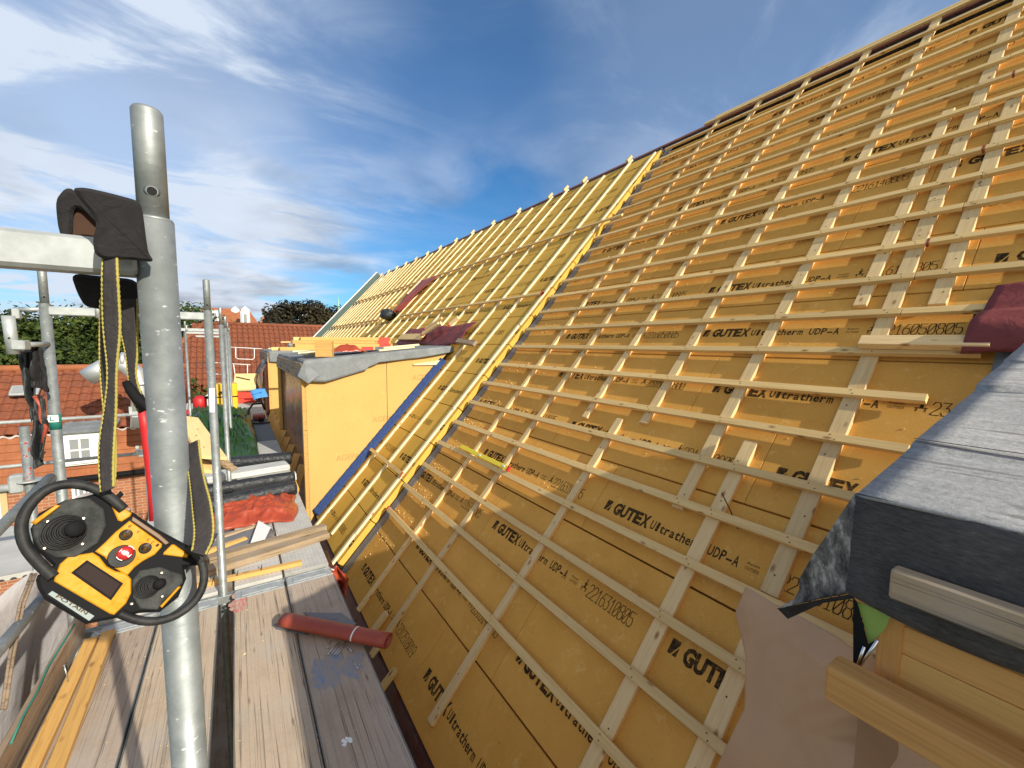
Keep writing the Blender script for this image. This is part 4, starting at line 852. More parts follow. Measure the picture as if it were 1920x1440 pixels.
sheet([[(34, 648), (56, 649), (66, 648)], [(40, 690), (56, 688), (68, 690)], [(52, 740), (60, 738), (70, 740)], [(62, 790), (70, 780), (84, 790)]], 3.32, 'front_fold', 'bag_black', bag, .05)
sheet([[(57, 650), (70, 650), (80, 655)], [(57, 690), (72, 690), (88, 700)], [(60, 726), (76, 728), (92, 735)]], 3.30, 'pocket', 'pad_black', bag, .03)
sheet([[(66, 745), (74, 742), (84, 748)], [(64, 790), (74, 780), (92, 790)], [(62, 840), (72, 850), (86, 838)], [(66, 878), (80, 872), (84, 850)]], 3.30, 'lower_flap', 'bag_black', bag, .05)
b = MB(); b.tube([at_y(*p, 3.28) for p in ((64, 742), (76, 762), (74, 785), (86, 800), (80, 830))], .009, 8); b.build('cord', 'brick_red_roll', bag)
# debris net outside, end net
b = MB(); b.grid(lambda u_, v_: V((-1.02 - .35 * v_ - .05 * math.sin(u_ * 30 + v_ * 4) - .14 * math.sin(v_ * 5) * (1 - u_), -.6 + 5.1 * u_, -1.22 - .1 * math.sin(u_ * 12) - 3.4 * v_ + .05 * noise.noise(V((u_ * 20, v_ * 8, 0))))), 80, 30)
tag(b.build('debris_net', 'net', None, None, .003), 'pale grey debris netting hanging in folds outside the walkway at the lower left', 'netting')
b = MB(); b.grid(lambda u_, v_: at_y(332 + 105 * u_, 0, 14.2) * 0 + V((at_y(330 + 120 * u_, 760, 14.2).x, 14.2 + .25 * math.sin(u_ * 14 + v_ * 2), at_y(330 + 120 * u_, 772 - 62 * u_ ** .9 + 2 * math.sin(u_ * 30) if u_ < .85 else 717 + (u_ - .85) * 180, 14.2).z - 1.6 * v_)), 50, 12)
tag(b.build('debris_net', 'net', None, None, .004), 'pale netting closing the far end of the walkway behind the green sheet', 'netting')
b = MB()
for dx in (0, .03): b.tube([at_y(60 + 240 * dx, 1075, 2.8), at_y(38 + 240 * dx, 1130, 2.7), at_y(18 + 240 * dx, 1230, 2.55), at_y(4 + 200 * dx, 1330, 2.4)], .006, 6)
tag(b.build('net_rope', 'plank_dark'), 'doubled brown rope tying the netting at the lower left edge', 'rope')
b = MB()
pts_ = [at_y(p[0], p[1], q) for p, q in (((140, 1170), 3.1), ((118, 1205), 3.0), ((90, 1250), 2.8), ((68, 1300), 2.6), ((42, 1345), 2.45), ((20, 1395), 2.35))]
b.tube(pts_, .004, 8); tag(b.build('teal_cord', 'teal'), 'thin teal cord lacing the netting along the toe board', 'cord')
b = MB(); r = random.Random(31)
for i_ in range(420):
    x = r.uniform(-.78, .54); y = r.uniform(.6, 5.5); q = r.uniform(.0012, .0045) * (2.2 if r.random() < .08 else 1)
    if -.165 < x < -.075: continue
    a = r.uniform(0, 6.28); e1 = V((math.cos(a), math.sin(a), 0)) * q; e2 = V((-math.sin(a), math.cos(a), 0)) * q * .5; p = V((x, y, ZD - .0015))
    b.add([p - e1, p - e2, p + e1, p + e2, p + V((0, 0, q * .7))], [(0, 1, 4), (1, 2, 4), (2, 3, 4), (3, 0, 4)])
tag(b.build('sawdust', 'crumb'), 'sawdust and small splinters scattered over the walkway boards', kind='stuff')
# ---- two yellow laths on the outer board, with nails
def zstick(name, pa, pb, w, h, mt, lab, cat, ext=0.0, group=None, paint=None, z=ZD):
    A = at_z(*pa, z); B = at_z(*pb, z); A = A + (A - B) * ext; return tag(stick(name, A, B, (0, 0, 1), w, h, mt, None, .003, paint), lab, cat, group)
zstick('lath', (62, 1440), (172, 1203), .058, .028, 'yellow_timber', 'left one of the two yellow laths on the outer board, a nail standing in it', 'lath', .6)
zstick('lath', (108, 1440), (204, 1190), .058, .030, 'yellow_timber', 'right one of the two yellow laths on the outer board, its end cut square', 'lath', .6)
def nail(p, q, r=.0021, lab='loose steel nail in the small pile on the grey board', grp='nails spilled on the grey board'):
    b = MB(); p, q = V(p), V(q); b.tube([p, q], r, 8); d_ = (q - p).normalized(); b.disc(q, d_, r * 2.2, .0015, 10); return tag(b.build('nail', 'nail_steel'), lab, 'nail', grp)
A = at_z(128, 1278, ZD + .03); nail(A + V((0, 0, -.005)), A + V((-.012, .012, .085)), .0028, 'single steel nail standing upright in the left yellow lath', None)
A = at_z(188, 1190, ZD + .03); nail(A, A + V((-.035, .02, .02)), .0028, 'single nail poking out of the end of the right yellow lath', None)
nl = [((623, 1196), (614, 1216)), ((636, 1203), (614, 1228)), ((641, 1205), (622, 1225)), ((648, 1203), (626, 1228)), ((654, 1201), (630, 1229)), ((642, 1202), (660, 1222)), ((661, 1238), (671, 1254)), ((634, 1205), (618, 1222)), ((650, 1208), (633, 1225))]
for i_, (a, c_) in enumerate(nl):
    z = ZD + .003 + .004 * (i_ % 4); nail(at_z(*a, z + .002), at_z(*c_, z))
# ---- red roll of membrane over a grey sheet
A, B = at_z(532, 1162, ZD + .045), at_z(728, 1202, ZD + .05); ax = (B - A); L = ax.length; ax.normalize(); side = V((0, 0, 1)).cross(ax).normalized()
rl = empty('membrane_roll', (A + B) / 2 - V((0, 0, .045)), 'brick red roll of roofing membrane across the walkway beside the nails', 'roll')
def roll(u_, v_):
    a = v_ * 6.283 * 1.9; r = .044 - .006 * v_; k_ = 1.0 - .0 * u_
    return A + ax * (L * u_) + side * (math.cos(a) * r * 1.10 * k_) + V((0, 0, math.sin(a) * r * .82))
b = MB(); b.grid(roll, 12, 56); b.build('roll', 'brick_red_roll', rl, None, .002)
b = MB(); b.grid(lambda u_, v_: A + ax * (L * (.70 + .012 * v_)) + side * (math.cos(.9 + u_ * 2.4) * .0497 * 1.03) + V((0, 0, math.sin(.9 + u_ * 2.4) * .0375)), 10, 1); b.build('paper_band', 'white_paper', rl)
gs = [at_z(*p, ZD + .004) for p in ((510, 1172), (560, 1152), (600, 1168), (575, 1190), (520, 1180))]
b = MB(); b.prism([(p.x, p.y) for p in gs], ZD + .001, ZD + .006); gs = [at_z(*p, ZD + .03) for p in ((568, 1143), (640, 1144), (668, 1164), (655, 1172), (590, 1160))]
b.prism([(p.x, p.y) for p in gs], ZD + .008, ZD + .012); tag(b.build('grey_sheet', 'grey_sheet'), 'grey sheet scraps poking out under the brick red roll', 'sheet')
# ---- long weathered timbers across the walkway
zstick('timber', (400, 1052), (610, 992), .085, .045, 'old_timber', 'rear weathered timber of the pair laid across the walkway', 'timber', .35)
zstick('timber', (390, 1076), (614, 1006), .11, .05, 'old_timber', 'front weathered timber of the pair laid across the walkway', 'timber', .35, z=ZD)
zstick('lath', (396, 1096), (566, 1058), .05, .03, 'yellow_timber', 'thin lath with rusty wire ties in front of the pair of weathered timbers', 'lath', .35)
zstick('lath', (398, 1036), (462, 1014), .05, .035, 'yellow_timber', 'short bright yellow lath behind the pair of weathered timbers', 'lath', .5)
zstick('lath', (400, 1016), (486, 988), .05, .03, 'old_timber', 'short grey lath on the dark grey sheet by the red tarpaulin', 'lath', .5)
b = MB()
for px_ in (400, 445, 490): P = at_z(px_, 1084 - (px_ - 400) * .23, ZD + .04); b.tube([P + V((-.01, -.035, -.03)), P + V((0, -.03, .0)), P + V((.004, .03, .0)), P + V((.0, .04, -.03))], .003, 6)
tag(b.build('wire_ties', 'ink_brown'), 'rusty wire ties wrapped round the thin lath', 'wire')
def blob(pts, z, hgt, name, mt, lab, cat, n=26, fr_=2.2, seed=0.0, par=None):
    P = [at_z(*p, z) for p in pts]
    A_, B_, C_, D_ = P
    def f_(u_, v_):
        q = (A_ * (1 - u_) + B_ * u_) * (1 - v_) + (D_ * (1 - u_) + C_ * u_) * v_
        e = min(1, 6 * min(u_, 1 - u_, v_, 1 - v_)); s_ = math.sin(math.pi * u_) ** .5 * math.sin(math.pi * v_) ** .5
        nn = noise.noise(V((u_ * fr_ * 2.2, v_ * fr_ * 2.2, seed))); n2 = abs(noise.noise(V((u_ * fr_ * 5, v_ * fr_ * 5, seed + 5)))); n3 = abs(noise.noise(V((u_ * fr_ * 11, v_ * fr_ * 11, seed + 9))))
        return q + V((nn * .08 * (1 - e), nn * .08 * (1 - e), hgt * (s_ * (.60 + .35 * nn) + .55 * (1 - n2 * 2.2) ** 3 * e * .45 - .22 * n3 * e) + .004))
    b = MB(); b.grid(f_, n, n); return tag(b.build(name, mt, par, None, .004), lab, cat)
blob([(385, 1000), (556, 974), (553, 925), (400, 950)], ZD, .17, 'tarpaulin', 'red_sheet', 'shiny orange red tarpaulin crumpled in front of the black rolls', 'tarpaulin', 70, 1.2, 2.0)
blob([(380, 1045), (520, 1020), (500, 985), (385, 1000)], ZD + .002, .02, 'dark_sheet', 'grey_sheet', 'dark grey sheet lying between red tarpaulin and weathered timbers', 'sheet', 10)
P0 = [at_z(*p, ZD + .03) for p in ((485, 982), (508, 995), (497, 1018), (470, 1025))]
b = MB(); b.add([p + V((0, 0, .03)) for p in P0] + [p + V((0, 0, .032)) for p in P0], [(3, 2, 1, 0), (4, 5, 6, 7)]); tag(b.build('paper_strip', 'white_paper'), 'curled white strip at the front edge of the red tarpaulin', 'strip')
# ---- black rolls across the walkway
def crossroll(pa, pb, r, mt, lab, z=ZD, ext=.3, flat_=1.0):
    A = at_z(*pa, z + r); B = at_z(*pb, z + r); A = A + (A - B) * ext; b = MB(); d_ = (B - A); n_ = 24
    pts = [A + d_ * (i_ / n_) + V((0, 0, .004 * noise.noise(V((i_ * .7, r * 40, 0))))) for i_ in range(n_ + 1)]
    b.tube(pts, [r * (1 + .05 * noise.noise(V((i_ * .5, r * 90, 3)))) for i_ in range(n_ + 1)], 20); M_ = frame(A, d_, (0, 0, 1))
    o = b.build('roofing_roll', mt, None, M_); return tag(o, lab, 'roll', None)
crossroll((395, 948), (553, 914), .080, 'black_roll', 'frontmost black roofing roll directly behind the red tarpaulin')
crossroll((392, 920), (552, 894), .072, 'black_roll', 'second black roofing roll, between the front roll and the pale flat bundle')
crossroll((392, 872), (546, 858), .085, 'black_roll', 'rearmost black roofing roll behind the pale flat bundle')
A = at_z(372, 905, ZD); B = at_z(540, 878, ZD); tag(stick('membrane_bundle', A + (A - B) * .2, B, (0, 0, 1), .30, .085, 'membrane_bundle_top', None, .02), 'pale grey flat bundle of membrane between the black rolls', 'bundle')
b = MB(); P = at_z(553, 893, ZD + .06); b.box(P.x - .03, P.x + .01, P.y - .07, P.y + .07, ZD + .02, ZD + .11, I4, 0, .01); tag(b.build('white_wrap', 'white_paper'), 'white paper wrap at the roof-side end of the second black roll', 'wrapping')
# ---- green sheet heap
blob([(335, 870), (482, 862), (470, 770), (350, 775)], ZD, .50, 'tarpaulin', 'green_sheet', 'big glossy dark green tarpaulin heaped on the outer side of the walkway', 'tarpaulin', 90, 2.0, 4.0)
# ---- leaning planks behind the thick post
for i_, (pa, pb, mt, lab) in enumerate((((345, 905), (352, 785), 'pine', 'broad pale plank leaning behind the thick post, nearest the green tarpaulin'), ((330, 920), (345, 815), 'pine_batten', 'lower dirty plank leaning behind the thick post under the broad pale one'))):
    A = at_y(pb[0] - 4, pb[1], 6.3); B = at_y(400 - 8 * i_, 862 + 26 * i_, 5.2)
    tag(stick('plank', A, B, (0.25, 0.2, 1), .24 - .08 * i_, .035, mt, None, .003), lab, 'plank')
for i_ in range(4):
    A = at_y(352 + 8 * i_, 838 + 6 * i_, 5.6); tag(stick('offcut', A, A + V((.30, -.35, -.12)), (0, 0, 1), .07, .04, 'old_timber', None, .003), 'stubby timber offcut under the leaning planks behind the thick post', 'offcut', 'offcuts under the leaning planks')
# ---- far end of the walkway
def zbase(x, y): return at_z(x, y, ZD)
P = zbase(376, 774)
c_ = empty('red_can', P, 'small red can with a black spout at the far left of the walkway', 'can')
b = MB(); b.tube([P, P + V((0, 0, .34)), P + V((0, 0, .42))], [.14, .14, .07], 18); b.build('body', 'bright_red', c_)
b = MB(); b.tube([P + V((.05, 0, .36)), P + V((.22, -.03, .38))], .035, 8); b.build('spout', 'black_plastic', c_)
b = MB(); b.box(P.x - .55, P.x + .1, P.y - .5, P.y - .2, ZD, ZD + .13, I4, 0, .02); tag(b.build('red_case', 'bright_red'), 'flat red case in front of the small red can', 'case')
P = at_z(425, 778, ZD + .0); yb = empty('yellow_box', P, 'bright yellow box with a handle behind the green tarpaulin', 'box')
b = MB(); b.box(P.x - .30, P.x + .24, P.y, P.y + .5, ZD + .05, ZD + .74, I4, 0, .03); b.build('body', 'yellow_box', yb)
b = MB(); b.box(P.x - .31, P.x + .25, P.y - .01, P.y + .51, ZD + .42, ZD + .45, I4, 0, .01); b.build('seam', 'black_plastic', yb)
b = MB(); b.tube([P + V((-.12, -.02, .50)), P + V((-.12, -.08, .56)), P + V((.12, -.08, .56)), P + V((.12, -.02, .50))], .02, 8); b.build('handle', 'ink_brown', yb)
P = at_z(458, 756, ZD); sx = empty('timber_stack', P, 'stack of boards with orange red painted ends at the far end of the walkway', 'timber stack')
A = at_y(441, 722, 13.6); B = at_y(478, 752, 13.2)
b = MB(); b.box(P.x - .26, P.x + .26, P.y, P.y + 1.1, ZD, ZD + .13, I4, 0, .01); b.box(P.x - .22, P.x + .27, P.y + .05, P.y + .6, ZD + .131, ZD + .34, I4, 0, .01); b.build('painted_end', 'red_paint', sx)
Mx = frame((P.x - .26, P.y + .02, ZD + .345), (1, -.12, .0), (0, .75, .55)); b = MB(); b.box(0, .56, 0, .72, 0, .06, Mx, 0, .004); b.build('top_board', 'pine', sx, Mx)
b = MB(); b.tube([Mx @ V((.05, .55, .08)), Mx @ V((.40, .40, .08))], .015, 6); b.build('pry_bar', 'black_plastic', sx)
P = at_y(487, 737, 13.4); Mx = frame(P, (1, .1, .25), (0, .6, .8)); b = MB(); b.grid(lambda u_, v_: Mx @ V((-.20 + .36 * u_, -.16 + .30 * v_, .03 * math.sin(u_ * 5))), 8, 8); b.box(-.16, .05, -.01, .02, .04, .055, Mx)
tag(b.build('blue_sheet', 'blue_plastic', None, None, .01), 'small bright blue plastic sheet leaning beside the red-ended stack', 'plastic sheet')
for i_ in range(9):
    y_ = 6.6 + i_ * .75; tag(stick('prop_board', (.58, y_, ZD - .55), (.80, y_ + .35, ZD - .12), (0, 0, 1), .12, .03, 'larch' if i_ % 2 else 'yellow_timber', None, .003), 'short brown board bridging the gap between walkway and dormer fronts', 'board', 'boards between walkway and dormers')
# small hand tool on the dark panel
P = at_z(484, 788, ZD); tl = empty('power_tool', P, 'small black and red power tool with a looped handle on the dark deck panel', 'power tool')
b = MB(); b.box(P.x - .10, P.x + .14, P.y - .16, P.y + .16, ZD + .03, ZD + .14, I4, 0, .03); b.build('body', 'brick_red_roll', tl)
b = MB(); b.tube([P + V(q) for q in ((-.16, -.5, .02), (-.20, -.25, .12), (-.16, .0, .26), (-.08, .1, .36), (.10, .1, .36), (.14, .05, .22))], .022, 8); b.build('handle', 'black_plastic', tl)
b = MB(); b.tube([P + V(q) for q in ((-.16, -.5, .02), (.0, -.62, .02), (.2, -.55, .02))], .014, 8); b.box(P.x - .0, P.x + .10, P.y - .36, P.y - .2, ZD + .02, ZD + .09, I4, 0, .01); b.build('guard', 'black_plastic', tl)
# orange plastic hanging into the eave gap; dark red roll under it
sheet([[(618, 1068), (632, 1064), (646, 1074)], [(622, 1085), (638, 1085), (654, 1084)], [(628, 1100), (640, 1105), (648, 1104)], [(632, 1118), (640, 1118), (644, 1116)]], 3.32, 'plastic_scrap', 'red_sheet', None, .06, 12)
tag(bpy.data.objects['plastic_scrap'], 'shiny orange plastic scrap hanging in the gap between walkway and roof', 'plastic scrap')
b = MB(); P = at_z(603, 1040, ZD - .1); b.tube([P, P + V((.03, -.5, -.12))], .05, 14); b.disc(P + V((.015, -.25, -.06)), (0, -1, -.2), .052, .02, 14, 1)
tag(b.build('dark_roll', ['dark_red', 'white_paper']), 'dark red roll with a white band wedged in the gap beyond the timbers', 'roll')
# stub batten at the eave by the roll
tag(stick('stub_lath', rsh(-1.05, 3.53, .035), rsh(-1.32, 3.55, .035), NRM, .055, .035, 'pine'), 'short pale lath end at the eave just behind the brick red roll', 'lath')
tag(stick('stub_lath', rsh(-1.20, 2.98, .035), rsh(-1.45, 3.0, .035), NRM, .055, .035, 'pine_batten'), 'short pale lath end at the eave just in front of the brick red roll', 'lath')
# red plastic chute behind the thick post
b = MB(); b.tube([at_y(p[0], p[1], 4.4) for p in ((266, 762), (272, 800), (280, 860), (286, 920), (288, 975))], [.030, .034, .034, .032, .03], 18)
tag(b.build('red_chute', 'bright_red'), 'glossy red plastic tube partly hidden behind the thick galvanised post', 'tube')
# ================================================================== CRANE REMOTE CONTROL ON ITS STRAP
C0 = ray(212, 1040) * .00074; EZ = (-C0).normalized()
EX = (ray(312, 1040) - ray(112, 1040)); EX = (EX - EZ * EX.dot(EZ)).normalized(); EY = EZ.cross(EX)
RM = frame(C0, EX, EY)
def pl(x, y, h=0.0):
    """local (a, b) on the remote's own face, h above it"""
    d = ray(x, y); t = (C0 + EZ * h).dot(EZ) / d.dot(EZ); q = RM.inverted() @ (d * t); return (q.x, q.y)
rc = empty('remote_control', C0, 'yellow and black crane remote control with two joysticks hanging in front of the post', 'remote control')
def pol(pts, h0, h1, name, mt, par, bev=.0015):
    b = MB(); b.prism([pl(*p, h1) for p in pts], h0, h1, RM, 0, bev); return b.build(name, mt, par, RM)
body = pol([(178, 925), (200, 928), (228, 950), (252, 962), (292, 990), (352, 1022), (378, 1048), (372, 1060), (345, 1062), (350, 1085), (335, 1120), (300, 1148), (262, 1150), (226, 1158), (186, 1166), (160, 1171), (82, 1124), (70, 1104), (66, 1088), (70, 1078), (88, 1072), (98, 1060), (64, 1028), (56, 992), (72, 962), (120, 938), (160, 930)], -.050, .0, 'housing', 'black_plastic', rc, .004)
def arc(pts, h, r, name, mt, par, n=14):
    # smooth the pixel path, then sweep
    P = [RM @ V((*pl(*p, h), h)) for p in pts]
    for _ in range(2):
        Q = [P[0]]
        for a, c_ in zip(P[:-1], P[1:]): Q += [a * .75 + c_ * .25, a * .25 + c_ * .75]
        P = Q + [P[-1]]
    b = MB(); b.tube(P, r, n); return b.build(name, mt, par, RM)
arc([(232, 955), (205, 930), (170, 912), (128, 906), (88, 916), (56, 944), (38, 980), (44, 1020), (68, 1052), (100, 1082)], .008, .0062, 'ring_guard', 'black_rubber', rc)
arc([(352, 1025), (378, 1048), (385, 1085), (372, 1122), (338, 1152), (296, 1166), (258, 1164), (224, 1150)], .008, .0055, 'ring_guard', 'black_rubber', rc)
pol([(62, 1008), (60, 990), (72, 968), (112, 945), (122, 937), (168, 934), (194, 954), (199, 985), (184, 1018), (142, 1044), (104, 1046), (74, 1030)], .0, .006, 'joystick_plate', 'dusty_rubber', rc)
pol([(248, 1088), (262, 1070), (300, 1063), (342, 1078), (343, 1093), (306, 1128), (295, 1144), (262, 1142), (250, 1120)], .0, .006, 'joystick_plate', 'dusty_rubber', rc)
def ringed(cx_, cy_, r0, knob, kr, par):
    c = V((*pl(cx_, cy_, .006), .006)); kx = V((*pl(*knob, .030), .030)); n_ = 7
    pts = []; rads = []
    for i_ in range(n_ * 4 + 1):
        t = i_ / (n_ * 4); zz = .012 * t + .0038 * math.sin(t * 4.5 * 6.283) + .004; q = c + V(((kx - c).x * t * .55, (kx - c).y * t * .55, zz)); pts.append(RM @ q); rads.append(r0 * (1 - .62 * t))
    pts, rads = pts + [RM @ (c + (kx - c) * .62)], rads + [r0 * .20]
    b = MB(); o_ = []
    for p_, r_ in zip(pts, rads):
        for k_ in range(30):
            a_ = 6.283185 * k_ / 30; o_.append(p_ + RM.to_3x3() @ V((math.cos(a_) * r_, math.sin(a_) * r_, 0)))
    b.add(o_, [(i * 30 + k_, i * 30 + (k_ + 1) % 30, (i + 1) * 30 + (k_ + 1) % 30, (i + 1) * 30 + k_) for i in range(len(pts) - 1) for k_ in range(30)], 0, True); jo = b.build('joystick_boot', 'black_rubber', par, RM)
    b = MB(); kz = (kx - c); tips = [c + kz * .70, c + kz * .78, c + kz * .90, c + kz * 1.02, c + kz * 1.10, c + kz * 1.14]
    b.tube([RM @ q for q in tips], [kr * .5, kr * .92, kr, kr * .92, kr * .6, kr * .15], 24); b.build('joystick_knob', 'black_plastic', jo)
px_m = (V((*pl(200, 1040), 0)) - V((*pl(210, 1040), 0))).length / 10
ringed(120, 998, 40 * px_m, (143, 990), 19 * px_m, rc); ringed(276, 1100, 27 * px_m, (302, 1094), 13 * px_m, rc)
for (a, c_) in (((90, 978), 0), ((157, 972), 0), ((155, 1020), 0), ((84, 1028), 0), ((303, 1074), 0), ((247, 1132), 0), ((304, 1118), 0)):
    b = MB(); q = V((*pl(*a, .006), .006)); b.tube([RM @ q, RM @ (q + V((0, 0, .002))), RM @ (q + V((0, 0, .003)))], [.0024, .0024, .0012], 14); b.build('screw', 'knob_metal', rc, RM)
pol([(243, 976), (304, 1020), (303, 1026), (290, 1040), (268, 1052), (252, 1064), (240, 1078), (232, 1076), (208, 1060), (196, 1044), (178, 1034), (196, 1018), (216, 998)], .0, .004, 'switch_panel', 'safety_yellow', rc)
pol([(132, 1040), (150, 1040), (174, 1036), (186, 1044), (200, 1062), (216, 1071), (236, 1075), (246, 1086), (246, 1112), (236, 1132), (214, 1153), (206, 1151), (101, 1090), (103, 1080), (112, 1058)], .0, .004, 'display_panel', 'safety_yellow', rc)
pol([(205, 939), (212, 938), (247, 962), (244, 968), (228, 978), (221, 976)], .0, .004, 'corner_plate', 'safety_yellow', rc)
pol([(322, 1021), (327, 1021), (354, 1040), (351, 1046), (306, 1040), (307, 1036)], .0, .004, 'corner_plate', 'safety_yellow', rc)
pol([(56, 980), (105, 946), (114, 948), (66, 984)], -.006, .012, 'side_bar', 'safety_yellow', rc); pol([(300, 1137), (334, 1100), (340, 1100), (304, 1140)], .006, .009, 'side_bar', 'safety_yellow', rc)
dp = pol([(133, 1074), (163, 1050), (231, 1094), (208, 1126)], .004, .0052, 'display_frame', 'black_plastic', rc, .0005); pol([(141, 1073), (164, 1055), (225, 1095), (207, 1120)], .0052, .0056, 'display_glass', 'display', dp, .0001)
pol([(249, 968), (300, 1002), (318, 1018), (310, 1022), (296, 1010), (246, 976)], .0, .0035, 'top_slot', 'hole_brown', rc, .001)
b = MB(); q = V((*pl(228, 1043, .004), .004)); b.tube([RM @ q, RM @ (q + V((0, 0, .005)))], [27 * px_m, 25 * px_m], 30); b.build('button_ring', 'black_rubber', rc, RM)
b = MB(); q = V((*pl(235, 1037, .016), .009)); b.tube([RM @ (q + V((0, 0, h))) for h in (0, .004, .008, .0105, .0115)], [17 * px_m * k_ for k_ in (.75, 1.0, .97, .72, .3)], 30); eb = b.build('stop_button', 'red_button', rc, RM)
b = MB(); Mt = RM @ Matrix.Translation(q + V((0, 0, .0118))) @ Matrix.Rotation(math.radians(150), 4, 'Z'); put_text(b, 'PUSH', Mt, -.0070, -.0022, .0140, .0046, 0, 0, .012)
for a0 in (60, 240):
    b.grid(lambda u_, v_: Mt @ V(((.0088 + .0009 * v_) * math.cos(math.radians(a0 + 55 * u_)), (.0088 + .0009 * v_) * math.sin(math.radians(a0 + 55 * u_)), -.0005)), 6, 1)
b.build('button_lettering', 'white_paper', eb, RM)
for (kx_, ky_) in ((236, 1003), (272, 1028)):
    b = MB(); q = V((*pl(kx_, ky_, .004), .004)); b.tube([RM @ (q + V((0, 0, h))) for h in (0, .003, .006)], [13.5 * px_m, 13 * px_m, 10 * px_m], 24); kb = b.build('toggle_boot', 'dusty_rubber', rc, RM)
    b = MB(); b.tube([RM @ (q + V((0, 0, .006))), RM @ (q + V((.001, .003, .012))), RM @ (q + V((.0015, .005, .016)))], [8 * px_m, 5 * px_m, 3.4 * px_m], 16); b.build('toggle', 'knob_metal', kb, RM)
b = MB()
for ch_, (tx, ty) in (('B', (243, 986)), ('A', (259, 997)), ('3', (278, 1012)), ('2', (286, 1017)), ('1', (295, 1022))):
    q = V((*pl(tx, ty, .0042), .0043)); Mt = RM @ Matrix.Translation(q) @ Matrix.Rotation(math.radians(148), 4, 'Z'); put_text(b, ch_, Mt, -.0018, -.002, .0032, .0042, 0, 0)
b.build('panel_lettering', 'ink', rc, RM)
lbl = pol([(84, 1117), (100, 1110), (176, 1152), (160, 1165), (150, 1164)], -.0485, -.046, 'maker_plate', 'label_plate', rc, .0004)
qa = V((*pl(103, 1118, .002), 0)); qb = V((*pl(168, 1156, .002), 0)); Mt = RM @ frame((qa.x, qa.y, .0), (qb - qa), V((qb - qa).yxz) * 0 + V((0, 0, 1)).cross(qb - qa))
fa = [(90, 1114), (98, 1108), (177, 1155), (167, 1164)]
b = MB(); b.prism([pl(*p, .0005) for p in fa], .0, .0005, RM, 0, 0); b.build('maker_plate', 'label_plate', rc, RM)
b = MB(); put_text(b, 'POTAIN', Mt, .001, -.0005, (qb - qa).length * .88, .0036, .0012, 0, .02); b.build('maker_lettering', 'ink', rc, RM)
# lugs and strap
pol([(192, 918), (206, 914), (214, 930), (200, 936)], -.01, .008, 'strap_lug', 'black_plastic', rc); pol([(216, 930), (226, 920), (232, 926), (220, 938)], -.01, .006, 'strap_lug', 'black_plastic', rc)
pol([(352, 1036), (366, 1024), (384, 1048), (376, 1056)], -.01, .010, 'strap_lug', 'black_plastic', rc)
def ribbon(rows, name, edge=True, mt='strap_black'):
    """rows: (x left, y left, x right, y right, depth) ; a strap with stitched yellow edges"""
    A = [ray(r[0], r[1]) * (r[4] / FPX) for r in rows]; B = [ray(r[2], r[3]) * (r[4] / FPX) for r in rows]
    def smooth(P):
        for _ in range(2):
            Q = [P[0]]
            for a, c_ in zip(P[:-1], P[1:]): Q += [a * .75 + c_ * .25, a * .25 + c_ * .75]
            P = Q + [P[-1]]
        return P
    A, B = smooth(A), smooth(B); n_ = len(A) - 1
    b = MB(); b.grid(lambda u_, v_: A[round(u_ * n_)] * (1 - v_) + B[round(u_ * n_)] * v_, n_, 4); o = b.build(name, mt, rc, None, .0022)
    if edge:
        for S_, k_ in ((A, 'l'), (B, 'r')):
            b = MB(); L = 0; P = S_
            pts = []; rad = []
            for a, c_ in zip(P[:-1], P[1:]):
                m_ = max(1, int((c_ - a).length / .0028))
                for t in range(m_): pts.append(a + (c_ - a) * (t / m_)); rad.append(.0020 if len(rad) % 2 else .0013)
            if len(pts) > 2: b.tube(pts, rad, 6); b.build('strap_edge', 'yellow_stitch', o)
    return o
ribbon([(193, 480, 219, 480, .565), (192, 512, 220, 512, .553), (192, 560, 223, 560, .56), (194, 620, 226, 620, .565), (204, 700, 218, 690, .57), (196, 770, 218, 770, .58), (186, 830, 214, 830, .575), (186, 880, 212, 880, .575), (190, 925, 213, 915, .57)], 'strap')
ribbon([(189, 560, 196, 560, .615), (187, 640, 198, 640, .61), (188, 700, 205, 700, .61), (196, 780, 214, 780, .60), (208, 860, 218, 860, .59), (207, 900, 214, 912, .58)], 'strap')
ribbon([(224, 560, 258, 560, .66), (226, 620, 258, 620, .66), (236, 660, 258, 665, .66), (240, 700, 254, 700, .66), (245, 745, 262, 735, .66), (262, 775, 282, 765, .665)], 'strap')
ribbon([(350, 835, 372, 825, .70), (352, 870, 376, 862, .68), (358, 915, 384, 905, .65), (362, 960, 396, 945, .62), (366, 1000, 402, 1005, .60), (360, 1035, 384, 1042, .575)], 'strap')
ribbon([(398, 1003, 408, 1000, .60), (384, 1020, 392, 1035, .59), (374, 1040, 378, 1055, .58)], 'strap', False)
b = MB(); q = [ray(x, y) * (.64 / FPX) for x, y in ((236, 716), (246, 732), (258, 748), (274, 760), (288, 775))]; b.tube(q, [.005, .007, .0075, .007, .004], 12); b.build('strap_buckle', 'black_plastic', rc)
